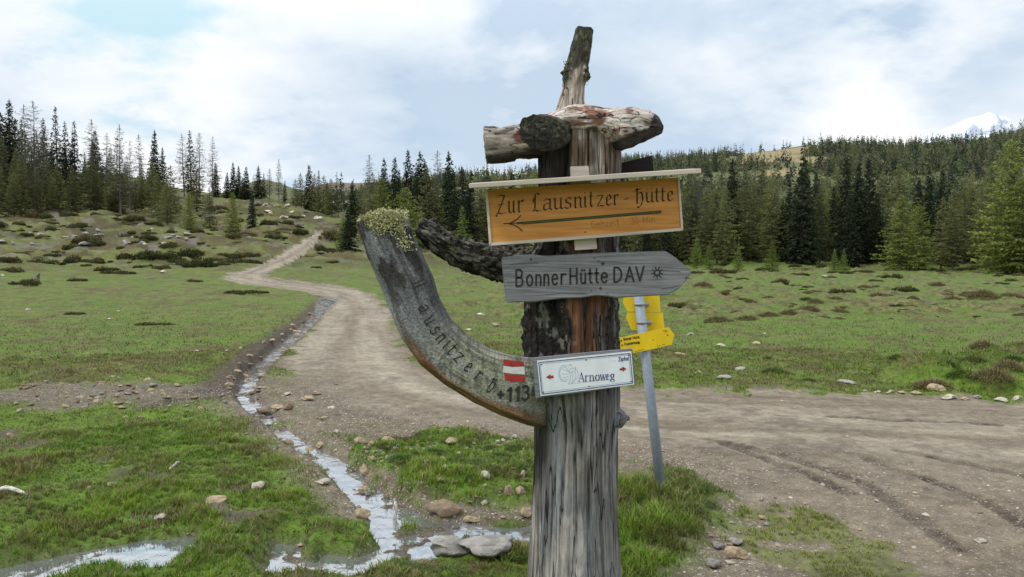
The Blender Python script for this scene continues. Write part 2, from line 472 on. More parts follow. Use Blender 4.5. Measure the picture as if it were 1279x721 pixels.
    mudp = sst(0.615, 0.70, nB * 0.6 + fbm(x * 2.1, y * 2.1, 3, 77) * 0.4) * (y < 8.2) * (x < -0.3)
    sh2 = shoulder * (1 - road)
    c = mixc(c, dirt * 0.95, sh2 * (1 - bgr)); gcover = gcover * (1 - sh2 * (1 - bgr))
    c = mixc(c, mud * 1.7, bare * 0.9); gcover = gcover * (1 - bare)
    c = mixc(c, mud * 1.25, mudp * 0.85); gcover = gcover * (1 - mudp * 0.9)
    c = mixc(c, mud * 1.05, bank * (1 - road) * 0.95); gcover = gcover * (1 - bank)
    c = mixc(c, mud * 1.3, chan * 0.9)
    gg = np.clip(gp, 0, 1) * road
    c = mixc(c, np.array([0.12, 0.15, 0.034]), gg * 0.55); gcover = np.maximum(gcover, gg * 0.75)
    gcover = np.maximum(gcover * (1 - chan), bgr * (1 - chan) * 0.9 * (1 - 0.0))
    level = z0 - 0.072
    isl = chan * sst(0.012, 0.035, z - level)
    c = mixc(c, lush * 0.9, isl * 0.6 * (R < 9)); gcover = np.maximum(gcover, isl * 0.8 * (y < 7.2) * (x < 0.1))
    gravel = np.clip(road * (0.22 + 0.5 * low + .9 * (1 - sst(.3, .8, np.hypot((x - 1.15) * .8, (y - 4.7) * .6)))) + shoulder + bare + chan * 0.6, 0, 1.6) * (1 - gg)
    wet = np.clip(chan * (1 - isl) + mudp * 0.4 + bare * 0.35, 0, 1)
    return dict(z=z, col=np.clip(c, 0.004, 0.9), grass=gcover, gravel=gravel, wet=wet, road=road, chan=chan, level=level, water=water, hill=hillw, dry=sst(0.5, 0.7, nB * 0.6 + nC * 0.4), nB=nB, nC=nC, lush=lushw, mound=mound)

def clearing(x, y):
    """openings in the forest of the far slope"""
    th = np.degrees(np.arctan2(x, y)); R = np.hypot(x, y)
    m = np.zeros(x.shape)
    for (a, r, wa, wr) in ((17.2, 590, 2.6, 70), (19.9, 590, 1.4, 45), (18.6, 420, 1.6, 25), (16.0, 500, 1.4, 22), (13.0, 600, 1.6, 30), (0.5, 600, 1.5, 40), (22.5, 480, 2.2, 14), (24.6, 500, 1.6, 12), (17.6, 520, 2.4, 30), (20.8, 490, 1.7, 22), (14.8, 545, 1.3, 20), (11.5, 560, 1.5, 22), (27.5, 520, 1.6, 16)):
        d = np.hypot((th - a) / wa, (R - r) / wr)
        m = np.maximum(m, 1 - sst(0.75, 1.1, d + 0.5 * (fbm(x * 0.05, y * 0.05, 3, 91) - 0.5)))
    return m

# ------------------------------------------------------------------ mesh helpers
def mesh_np(name, verts, tris=None, quads=None, smooth=True, cols=None, attrs=None):
    me = bpy.data.meshes.new(name)
    verts = np.asarray(verts, np.float32)
    nt = 0 if tris is None else len(tris); nq = 0 if quads is None else len(quads)
    me.vertices.add(len(verts)); me.vertices.foreach_set('co', verts.ravel())
    parts = []
    if nt: parts.append(np.asarray(tris, np.int32).ravel())
    if nq: parts.append(np.asarray(quads, np.int32).ravel())
    li = np.concatenate(parts)
    me.loops.add(len(li)); me.loops.foreach_set('vertex_index', li)
    me.polygons.add(nt + nq)
    st = np.concatenate([np.arange(nt) * 3, nt * 3 + np.arange(nq) * 4]).astype(np.int32)
    me.polygons.foreach_set('loop_start', st)
    me.polygons.foreach_set('use_smooth', np.full(nt + nq, smooth, bool))
    me.update(calc_edges=True)
    if cols is not None:
        a = me.color_attributes.new('Col', 'FLOAT_COLOR', 'POINT')
        c4 = np.ones((len(verts), 4), np.float32); c4[:, :3] = cols
        a.data.foreach_set('color', c4.ravel())
    for k, v in (attrs or {}).items():
        a = me.attributes.new(k, 'FLOAT', 'POINT')
        a.data.foreach_set('value', np.asarray(v, np.float32))
    me.validate(verbose=False)
    return me

def link(name, me, mat=None, parent=None):
    o = bpy.data.objects.new(name, me)
    COL.objects.link(o)
    if mat is not None and me is not None and not me.materials:
        me.materials.append(mat)
    if parent is not None:
        o.parent = parent
    return o

def tag(o, label=None, cat=None, group=None, kind=None):
    if label: o['label'] = label
    if cat: o['category'] = cat
    if group: o['group'] = group
    if kind: o['kind'] = kind
    return o

def empty(name, loc, label=None, cat=None, group=None):
    o = bpy.data.objects.new(name, None)
    o.empty_display_size = 0.2
    COL.objects.link(o)
    o.location = loc
    return tag(o, label, cat, group)

def child_world(o, root):
    """parent o (built in world coordinates) to an Empty placed elsewhere"""
    o.parent = root
    o.matrix_parent_inverse = Matrix.Translation(root.location).inverted()
    return o

def copy_tree(o, parent=None):
    c = o.copy(); COL.objects.link(c)
    if parent is not None: c.parent = parent
    for ch in list(o.children):
        copy_tree(ch, c)
    return c

_ORD = "first second third fourth fifth sixth seventh eighth ninth tenth eleventh twelfth thirteenth fourteenth fifteenth sixteenth seventeenth eighteenth nineteenth".split()
_TENS = {2: "twen", 3: "thir", 4: "for", 5: "fif", 6: "six", 7: "seven", 8: "eigh", 9: "nine"}
def ordinal(n):
    if n <= 19: return _ORD[n - 1]
    t, u = n // 10, n % 10
    return _TENS[t] + ("tieth" if u == 0 else "ty-" + _ORD[u - 1])

# ------------------------------------------------------------------ materials
def newmat(name):
    m = bpy.data.materials.new(name); m.use_nodes = True
    nt = m.node_tree; nt.nodes.clear()
    out = nt.nodes.new('ShaderNodeOutputMaterial'); b = nt.nodes.new('ShaderNodeBsdfPrincipled')
    nt.links.new(b.outputs[0], out.inputs['Surface'])
    return m, nt, b, out

def noise_node(nt, scale, detail=4, rough=0.55, vec=None, coord='Object', mscale=None):
    if vec is None:
        tc = nt.nodes.new('ShaderNodeTexCoord'); vec = tc.outputs[coord]
    if mscale is not None:
        mp = nt.nodes.new('ShaderNodeMapping'); mp.inputs['Scale'].default_value = mscale
        nt.links.new(vec, mp.inputs[0]); vec = mp.outputs[0]
    n = nt.nodes.new('ShaderNodeTexNoise')
    n.inputs['Scale'].default_value = scale; n.inputs['Detail'].default_value = detail; n.inputs['Roughness'].default_value = rough
    nt.links.new(vec, n.inputs['Vector'])
    return n.outputs['Fac']

def mul_range(nt, col, fac, lo, hi):
    mr = nt.nodes.new('ShaderNodeMapRange')
    mr.inputs['From Min'].default_value = 0.25; mr.inputs['From Max'].default_value = 0.75
    mr.inputs['To Min'].default_value = lo; mr.inputs['To Max'].default_value = hi
    nt.links.new(fac, mr.inputs[0])
    vm = nt.nodes.new('ShaderNodeVectorMath'); vm.operation = 'SCALE'
    nt.links.new(col, vm.inputs[0]); nt.links.new(mr.outputs[0], vm.inputs['Scale'])
    return vm.outputs[0]

def attr_node(nt, name, out='Color'):
    a = nt.nodes.new('ShaderNodeAttribute'); a.attribute_name = name
    return a.outputs[out]

def bump(nt, b, h, dist, strength=1.0):
    bp = nt.nodes.new('ShaderNodeBump'); bp.inputs['Distance'].default_value = dist; bp.inputs['Strength'].default_value = strength
    nt.links.new(h, bp.inputs['Height']); nt.links.new(bp.outputs[0], b.inputs['Normal'])
    return bp

def ground_material():
    m, nt, b, out = newmat('ground_soil')
    L = nt.links.new
    col = attr_node(nt, 'Col')
    n1 = noise_node(nt, 9, 6, 0.62)
    n2 = noise_node(nt, 55, 5, 0.6)
    n0 = noise_node(nt, 1.6, 5, 0.6)
    c = mul_range(nt, col, n1, 0.62, 1.38)
    c = mul_range(nt, c, n2, 0.75, 1.25)
    c = mul_range(nt, c, n0, 0.76, 1.24)
    # gravel: stones of two sizes
    tc = nt.nodes.new('ShaderNodeTexCoord')
    def stones(scale):
        v = nt.nodes.new('ShaderNodeTexVoronoi'); v.inputs['Scale'].default_value = scale
        L(tc.outputs['Object'], v.inputs['Vector'])
        return v
    v1, v2 = stones(34), stones(85)
    g = attr_node(nt, 'gravel', 'Fac')
    last = c
    for v, th in ((v1, 0.80), (v2, 0.62)):
        sp = nt.nodes.new('ShaderNodeSeparateColor'); L(v.outputs['Color'], sp.inputs[0])
        gt = nt.nodes.new('ShaderNodeMath'); gt.operation = 'GREATER_THAN'; gt.inputs[1].default_value = th
        L(sp.outputs[0], gt.inputs[0])
        ds = nt.nodes.new('ShaderNodeMath'); ds.operation = 'LESS_THAN'; ds.inputs[1].default_value = 0.42
        L(v.outputs['Distance'], ds.inputs[0])
        mm = nt.nodes.new('ShaderNodeMath'); mm.operation = 'MULTIPLY'; L(gt.outputs[0], mm.inputs[0]); L(ds.outputs[0], mm.inputs[1])
        m2 = nt.nodes.new('ShaderNodeMath'); m2.operation = 'MULTIPLY'; L(mm.outputs[0], m2.inputs[0]); L(g, m2.inputs[1])
        m3 = nt.nodes.new('ShaderNodeMath'); m3.operation = 'MULTIPLY'; m3.inputs[1].default_value = 0.75; L(m2.outputs[0], m3.inputs[0])
        cr = nt.nodes.new('ShaderNodeValToRGB')
        cr.color_ramp.elements[0].color = (0.10, 0.085, 0.07, 1); cr.color_ramp.elements[1].color = (0.46, 0.41, 0.34, 1)
        L(sp.outputs[1], cr.inputs[0])
        mx = nt.nodes.new('ShaderNodeMix'); mx.data_type = 'RGBA'
        L(m3.outputs[0], mx.inputs[0]); L(last, mx.inputs[6]); L(cr.outputs[0], mx.inputs[7])
        last = mx.outputs[2]
    L(last, b.inputs['Base Color'])
    w = attr_node(nt, 'wet', 'Fac')
    mr = nt.nodes.new('ShaderNodeMapRange'); mr.inputs['To Min'].default_value = 0.95; mr.inputs['To Max'].default_value = 0.28
    L(w, mr.inputs[0]); L(mr.outputs[0], b.inputs['Roughness'])
    b.inputs['Specular IOR Level'].default_value = 0.25
    ad = nt.nodes.new('ShaderNodeMath'); ad.operation = 'ADD'
    ad2 = nt.nodes.new('ShaderNodeMath'); ad2.operation = 'MULTIPLY'; ad2.inputs[1].default_value = 0.25
    L(n2, ad2.inputs[0]); L(n1, ad.inputs[0]); L(ad2.outputs[0], ad.inputs[1])
    bump(nt, b, ad.outputs[0], 0.05, 0.8)
    return m

def attr_mat(name, rough=0.85, noise=(40, 0.8, 1.2), spec=0.2, bumpd=0.0, mscale=None, translucent=0.0, rnd=0.0, bscale=None):
    """colour from the mesh's own albedo attribute, broken up by fine noise"""
    m, nt, b, out = newmat(name)
    L = nt.links.new
    c = attr_node(nt, 'Col')
    f = noise_node(nt, noise[0], 6, 0.65, mscale=mscale)
    c = mul_range(nt, c, f, noise[1], noise[2])
    if rnd:
        oi = nt.nodes.new('ShaderNodeObjectInfo')
        mr = nt.nodes.new('ShaderNodeMapRange'); mr.inputs['To Min'].default_value = 1 - rnd; mr.inputs['To Max'].default_value = 1 + rnd
        L(oi.outputs['Random'], mr.inputs[0])
        vm = nt.nodes.new('ShaderNodeVectorMath'); vm.operation = 'SCALE'
        L(c, vm.inputs[0]); L(mr.outputs[0], vm.inputs['Scale']); c = vm.outputs[0]
    L(c, b.inputs['Base Color'])
    b.inputs['Roughness'].default_value = rough
    b.inputs['Specular IOR Level'].default_value = spec
    if bumpd:
        h = f if bscale is None else noise_node(nt, bscale, 6, 0.65, mscale=mscale)
        bump(nt, b, h, bumpd)
    if translucent:
        t = nt.nodes.new('ShaderNodeBsdfTranslucent'); L(c, t.inputs['Color'])
        ms = nt.nodes.new('ShaderNodeMixShader'); ms.inputs[0].default_value = translucent
        L(b.outputs[0], ms.inputs[1]); L(t.outputs[0], ms.inputs[2]); L(ms.outputs[0], out.inputs['Surface'])
    return m

def plain_mat(name, rgb, rough=0.6, noise=None, spec=0.3, bumpd=0.0, mscale=None, metallic=0.0):
    m, nt, b, out = newmat(name)
    L = nt.links.new
    r = nt.nodes.new('ShaderNodeRGB'); r.outputs[0].default_value = (*[float(v) for v in rgb], 1)
    c = r.outputs[0]
    if noise:
        f = noise_node(nt, noise[0], 6, 0.6, mscale=mscale)
        c = mul_range(nt, c, f, noise[1], noise[2])
        if bumpd: bump(nt, b, f, bumpd)
    L(c, b.inputs['Base Color'])
    b.inputs['Roughness'].default_value = rough
    b.inputs['Specular IOR Level'].default_value = spec
    b.inputs['Metallic'].default_value = metallic
    return m

def water_material():
    m, nt, b, out = newmat('running_water')
    b.inputs['Base Color'].default_value = (0.46, 0.475, 0.49, 1)
    b.inputs['Metallic'].default_value = 0.75
    b.inputs['Roughness'].default_value = 0.05
    b.inputs['IOR'].default_value = 4.6
    f = noise_node(nt, 26, 3, 0.5, mscale=(1, 0.6, 1))
    k = noise_node(nt, 3.2, 3, 0.5)
    mr = nt.nodes.new('ShaderNodeMapRange'); mr.inputs['From Min'].default_value = .45; mr.inputs['From Max'].default_value = .62
    mr.inputs['To Min'].default_value = .06; mr.inputs['To Max'].default_value = .8
    nt.links.new(k, mr.inputs[0])
    bp = bump(nt, b, f, 0.012, 0.5); nt.links.new(mr.outputs[0], bp.inputs['Strength'])
    return m

MAT_GROUND = ground_material()
MAT_LEAF = attr_mat('conifer_needles', 0.8, (3, 0.75, 1.25), 0.15, translucent=0.42, rnd=0.25)
MAT_BARKT = attr_mat('tree_bark', 0.95, (6, 0.7, 1.3), 0.1)
MAT_GRASS = attr_mat('grass_blades', 0.65, (7, 0.85, 1.15), 0.25, translucent=0.25)
MAT_SHRUB = attr_mat('shrub_leaves', 0.75, (5, 0.75, 1.25), 0.2, translucent=0.15, rnd=0.25)
MAT_ROCK = attr_mat('rock', 0.85, (22, 0.72, 1.25), 0.25, bumpd=0.012)
def wood_mat(name, mscale):
    m, nt, b, out = newmat(name)
    L = nt.links.new
    c = attr_node(nt, 'Col')
    f1 = noise_node(nt, 70, 6, 0.7, mscale=mscale)
    f2 = noise_node(nt, 9, 5, 0.65)
    f3 = noise_node(nt, 170, 4, 0.7, mscale=tuple(v if v == 1 else v * 1.6 for v in mscale))
    c = mul_range(nt, c, f1, 0.45, 1.55)
    c = mul_range(nt, c, f2, 0.75, 1.25)
    c = mul_range(nt, c, f3, 0.70, 1.30)
    # cracks: thin lines where a stretched noise crosses its middle value
    fc = noise_node(nt, 24, 2, 0.45, mscale=tuple(v if v == 1 else v * .55 for v in mscale))
    s = nt.nodes.new('ShaderNodeMath'); s.operation = 'SUBTRACT'; s.inputs[1].default_value = .5; L(fc, s.inputs[0])
    ab = nt.nodes.new('ShaderNodeMath'); ab.operation = 'ABSOLUTE'; L(s.outputs[0], ab.inputs[0])
    mr = nt.nodes.new('ShaderNodeMapRange'); mr.inputs['From Min'].default_value = .002; mr.inputs['From Max'].default_value = .014; mr.inputs['To Min'].default_value = .12
    L(ab.outputs[0], mr.inputs[0])
    vm = nt.nodes.new('ShaderNodeVectorMath'); vm.operation = 'SCALE'; L(c, vm.inputs[0]); L(mr.outputs[0], vm.inputs['Scale'])
    L(vm.outputs[0], b.inputs['Base Color'])
    b.inputs['Roughness'].default_value = .85; b.inputs['Specular IOR Level'].default_value = .2
    ad = nt.nodes.new('ShaderNodeMath'); ad.operation = 'ADD'; L(f1, ad.inputs[0]); L(mr.outputs[0], ad.inputs[1])
    bump(nt, b, ad.outputs[0], .008)
    return m
MAT_WOOD = wood_mat('weathered_wood', (1, 1, .05))
MAT_WOODX = wood_mat('weathered_wood_cross', (.09, 1, 1))
MAT_BARK = attr_mat('rough_bark', 0.95, (110, 0.35, 1.75), 0.15, bumpd=0.012)
MAT_WATER = water_material()

# ------------------------------------------------------------------ ground, road, water
def build_ground():
    a1 = math.radians(38)
    th = np.concatenate([np.linspace(-math.pi, -a1, 70, endpoint=False), np.linspace(-a1, a1, 820, endpoint=False), np.linspace(a1, math.pi, 71)])
    rr = [0.5]
    while rr[-1] < 3.2: rr.append(rr[-1] * 1.04)
    while rr[-1] < 14: rr.append(rr[-1] * 1.0042)
    while rr[-1] < 60: rr.append(rr[-1] * 1.0066)
    while rr[-1] < 2600: rr.append(rr[-1] * 1.016)
    rr = np.array(rr)
    T, R = np.meshgrid(th, rr)
    X = (R * np.sin(T)).ravel(); Y = (R * np.cos(T)).ravel()
    t = terrain(X, Y)
    nth, nr = len(th), len(rr)
    V = np.stack([X, Y, t['z']], 1)
    i, j = np.meshgrid(np.arange(nr - 1), np.arange(nth - 1), indexing='ij')
    q = np.stack([i * nth + j, i * nth + j + 1, (i + 1) * nth + j + 1, (i + 1) * nth + j], -1).reshape(-1, 4)
    q = q[:, ::-1]
    rm = t['road'][q].mean(1)
    is_road = rm > 0.5
    def sub(mask, name):
        qq = q[mask]
        used = np.unique(qq)
        remap = np.zeros(len(V), np.int64); remap[used] = np.arange(len(used))
        v = V[used]; f = remap[qq]; extra = None
        cols = t['col'][used]; at = {k: t[k][used] for k in ('gravel', 'wet')}
        if name == 'ground':          # close the small hole under the viewer
            v = np.vstack([v, [[0, 0, 0]]]); cols = np.vstack([cols, [[0.2, 0.15, 0.1]]])
            at = {k: np.append(a, 0) for k, a in at.items()}
        me = mesh_np(name, v, quads=f, cols=cols, attrs=at)
        me.materials.append(MAT_GROUND)
        o = link(name, me)
        return o
    tag(sub(~is_road, 'ground'), 'hilly alpine pasture ground with wet grass, mud and bare patches', 'ground', kind='structure')
    tag(sub(is_road, 'road'), 'winding unpaved gravel road curving up the hillside', 'road', kind='structure')
    # water sheet lies in the carved channels
    w = t['water']
    wl = t['level']
    keep = (w[q].max(1) > -0.8) & (np.hypot(V[q, 0], V[q, 1]).mean(1) < 48) & (np.hypot(V[q, 0], V[q, 1]).mean(1) > 3.0)
    qq = q[keep]; used = np.unique(qq); remap = np.zeros(len(V), np.int64); remap[used] = np.arange(len(used))
    v = V[used].copy(); v[:, 2] = wl[used] + (fbm(v[:, 0] * 9, v[:, 1] * 9, 3, 5) - 0.5) * 0.008
    me = mesh_np("stream", v, quads=remap[qq]); me.materials.append(MAT_WATER)
    tag(link('stream', me), 'shallow stream running along the road edge into glittering pools', 'stream', kind='structure')
build_ground()

def ground_z(x, y):
    return terrain(np.atleast_1d(np.asarray(x, float)), np.atleast_1d(np.asarray(y, float)))['z']

# ------------------------------------------------------------------ snow mountain far behind
def build_mountain():
    Y0 = 6500.0
    prof = [(1120, 215), (1150, 185), (1172, 170), (1190, 163), (1205, 155), (1222, 151), (1236, 146), (1243, 149), (1256, 152), (1275, 163), (1300, 160), (1340, 175), (1400, 200)]
    n = 160; m = 60
    xs = np.linspace(1120, 1400, n)
    top = np.interp(xs, [p[0] for p in prof], [p[1] for p in prof])
    V = []; C = []
    for k in range(m):
        t = k / (m - 1)
        for i in range(n):
            py = top[i]
            p = P(xs[i], py - 6, Y0)
            zt = p[2]
            x = p[0]; y = Y0 - 1500 * t ** 1.2 + 0
            z = zt * (1 - t) + 250 * t
            V.append((x, y, z))
    V = np.array(V)
    nz = fbm(V[:, 0] / 130, V[:, 1] / 130, 5, 7) - 0.5
    r = np.repeat(np.linspace(0, 1, m), n)
    V[:, 2] += nz * 110 * np.minimum(r * 5, 1)
    rock = sst(0.56, 0.68, fbm(V[:, 0] / 90, V[:, 1] / 60, 5, 9) + r * 0.35 - 0.0)
    C = mixc(np.broadcast_to(np.array([0.66, 0.71, 0.78]), (len(V), 3)), np.array([0.36, 0.41, 0.49]), rock)
    i, j = np.meshgrid(np.arange(m - 1), np.arange(n - 1), indexing='ij')
    q = np.stack([i * n + j, (i + 1) * n + j, (i + 1) * n + j + 1, i * n + j + 1], -1).reshape(-1, 4)
    # back side so that it is a body with depth
    back = V[:n].copy(); back[:, 1] += 1500; back[:, 2] = 250
    o = len(V); V = np.vstack([V, back]); C = np.vstack([C, np.tile([[0.6, 0.64, 0.7]], (n, 1))])
    qb = np.stack([np.arange(n - 1), np.arange(1, n), o + np.arange(1, n), o + np.arange(n - 1)], 1)
    me = mesh_np('mountain', V, quads=np.vstack([q, qb]), cols=C)
    tag(link('mountain', me, attr_mat('mountain_snow', 0.8, (0.01, 0.9, 1.1), 0.1)), 'snow covered mountain peeking over the forested ridge', 'mountain', kind='structure')
build_mountain()

# ------------------------------------------------------------------ the wooden signpost
def limb(eL, eR, Yc, ratio, ns=120, nt=96, disp=None, colf=None, flat=None, cap0=True, cap1=True, capcol=None, capbulge=0.01, expo=2.0):
    """a log swept between two outlines measured on the photograph, standing at depth Yc, as thick as ratio x its width"""
    L = resample(np.array([P(a, b, 1.0) for a, b in eL])[:, [0, 2]] - [0, CZ], ns)
    R = resample(np.array([P(a, b, 1.0) for a, b in eR])[:, [0, 2]] - [0, CZ], ns)
    Yv = np.full(ns, Yc) if np.isscalar(Yc) else np.interp(np.linspace(0, 1, ns), np.linspace(0, 1, len(Yc)), Yc)
    C = (L + R) / 2 * Yv[:, None]; H = (R - L) / 2 * Yv[:, None]
    k = np.array([1, 2, 3, 4, 3, 2, 1.]); k /= k.sum()
    sm = lambda a: np.stack([np.convolve(np.pad(a[:, i], 3, mode='edge'), k, 'valid') for i in range(2)], 1)
    C2, H2 = sm(C), sm(H)
    C2[[0, -1]], H2[[0, -1]] = C[[0, -1]], H[[0, -1]]
    C, H = C2, H2
    hw = np.hypot(*H.T)
    hn = H / hw[:, None]
    axis = np.gradient(C, axis=0); axis /= np.hypot(*axis.T)[:, None] + 1e-9
    s = np.concatenate([[0], np.cumsum(np.hypot(*np.diff(C, axis=0).T))])
    rows = list(range(ns)); scl = [1.0] * ns; off = [0.0] * ns
    capr = [0.93, 0.78, 0.55, 0.3, 0.02]
    if cap0:
        rows = [0] * 5 + rows; scl = capr[::-1] + scl; off = [-capbulge * math.sqrt(1 - v * v) for v in capr[::-1]] + off
    if cap1:
        rows += [ns - 1] * 5; scl += capr; off += [capbulge * math.sqrt(1 - v * v) for v in capr]
    rows = np.array(rows); scl = np.array(scl); off = np.array(off)
    th = np.linspace(0, 2 * math.pi, nt, endpoint=False)
    TH, S = np.meshgrid(th, s[rows])
    _, SC_ = np.meshgrid(th, scl)
    HW = np.repeat(hw[rows][:, None], nt, 1)
    ct, st = np.cos(TH), np.sin(TH)
    if expo != 2.0:
        ct = np.sign(ct) * np.abs(ct) ** (2 / expo); st = np.sign(st) * np.abs(st) ** (2 / expo)
    d = np.zeros_like(TH) if disp is None else disp(TH, S, HW, S / s[-1])
    lat = ct * (HW + d) * SC_
    dep = st * (HW * ratio + d) * SC_
    iscap = SC_ < 0.97
    fl = np.zeros_like(TH)
    if flat is not None:
        fd = np.interp(S / s[-1], flat[0], flat[1])
        fl = sst(-0.004, 0.004, -fd - dep)
        dep = np.maximum(dep, -fd + d * 0.12)
    X = C[rows, 0][:, None] + lat * hn[rows, 0][:, None] + axis[rows, 0][:, None] * off[:, None]
    Z = C[rows, 1][:, None] + lat * hn[rows, 1][:, None] + axis[rows, 1][:, None] * off[:, None]
    if iscap.any():
        X = X + iscap * axis[rows, 0][:, None] * (fbm(lat * 60, dep * 60, 3, 4) - 0.5) * 0.012
        Z = Z + iscap * axis[rows, 1][:, None] * (fbm(lat * 60, dep * 60, 3, 4) - 0.5) * 0.012
    Yw = Yv[rows][:, None] + dep
    V = np.stack([X, Yw, Z + CZ], -1)
    col = colf(TH, S, HW, S / s[-1], d, V, fl) if colf else np.full(TH.shape + (3,), 0.2)
    if capcol is not None:
        rr = np.hypot(lat / HW, dep / (HW * ratio))
        ring = 0.8 + 0.35 * np.sin(rr * 38 + 5 * fbm(lat * 20, dep * 20, 3, 6))
        cc = np.asarray(capcol)[None, None, :] * (ring * (0.7 + 0.6 * fbm(lat * 40, dep * 40, 4, 9)))[..., None]
        col = mixc(col, cc, iscap.astype(float))
    n, mth = TH.shape
    i, j = np.meshgrid(np.arange(n - 1), np.arange(mth), indexing='ij')
    j2 = (j + 1) % mth
    q = np.stack([i * mth + j, (i + 1) * mth + j, (i + 1) * mth + j2, i * mth + j2], -1).reshape(-1, 4)
    # outward facing: decide by comparing with the axis
    v = V.reshape(-1, 3)
    f0 = q[len(q) // 2]; nrm = np.cross(v[f0[1]] - v[f0[0]], v[f0[2]] - v[f0[0]])
    cen = np.array([C[rows[len(rows) // 2], 0], Yv[rows[len(rows) // 2]], C[rows[len(rows) // 2], 1] + CZ])
    if nrm @ (v[f0[0]] - cen) < 0: q = q[:, ::-1]
    return v, q, np.clip(col, 0.003, 0.9).reshape(-1, 3)

def limb_obj(name, mat, parent, *a, **k):
    v, q, c = limb(*a, **k)
    me = mesh_np(name, v, quads=q, cols=c)
    o = link(name, me, mat)
    return o

def slab(name, poly, Yf, th, mat, bev=0.003, seg=2, jitter=0.0):
    """a board: outline in photo pixels, front face at depth Yf, thickness th"""
    import bmesh
    bm = bmesh.new()
    vs = [bm.verts.new(P(a, b, Yf)) for a, b in poly]
    f = bm.faces.new(vs)
    f.normal_update()
    if f.normal.y > 0: f.normal_flip()
    ex = bmesh.ops.extrude_face_region(bm, geom=[f])
    nv = [g for g in ex['geom'] if isinstance(g, bmesh.types.BMVert)]
    bmesh.ops.translate(bm, verts=nv, vec=(0, th, 0))
    bmesh.ops.recalc_face_normals(bm, faces=bm.faces)
    if bev > 0:
        bmesh.ops.bevel(bm, geom=list(bm.edges), offset=bev, segments=seg, affect='EDGES', clamp_overlap=True)
    me = bpy.data.meshes.new(name); bm.to_mesh(me); bm.free()
    return link(name, me, mat)

def box(name, lo, hi, mat, bev=0.003, xf=None):
    import bmesh
    bm = bmesh.new()
    bmesh.ops.create_cube(bm, size=1)
    lo, hi = Vector(lo), Vector(hi)
    for v in bm.verts:
        v.co = Vector(((lo[k] + hi[k]) / 2 + v.co[k] * (hi[k] - lo[k])) for k in range(3))
    if xf is not None: bm.transform(xf)
    bmesh.ops.bevel(bm, geom=list(bm.edges), offset=bev, segments=2, affect='EDGES')
    me = bpy.data.meshes.new(name); bm.to_mesh(me); bm.free()
    return link(name, me, mat)

# --- strokes: letters are cut or painted as strokes, laid just proud of the board's face
def arcp(cx, cy, rx, ry, a0, a1, n=10):
    return [(cx + rx * math.cos(math.radians(a)), cy + ry * math.sin(math.radians(a))) for a in np.linspace(a0, a1, n)]

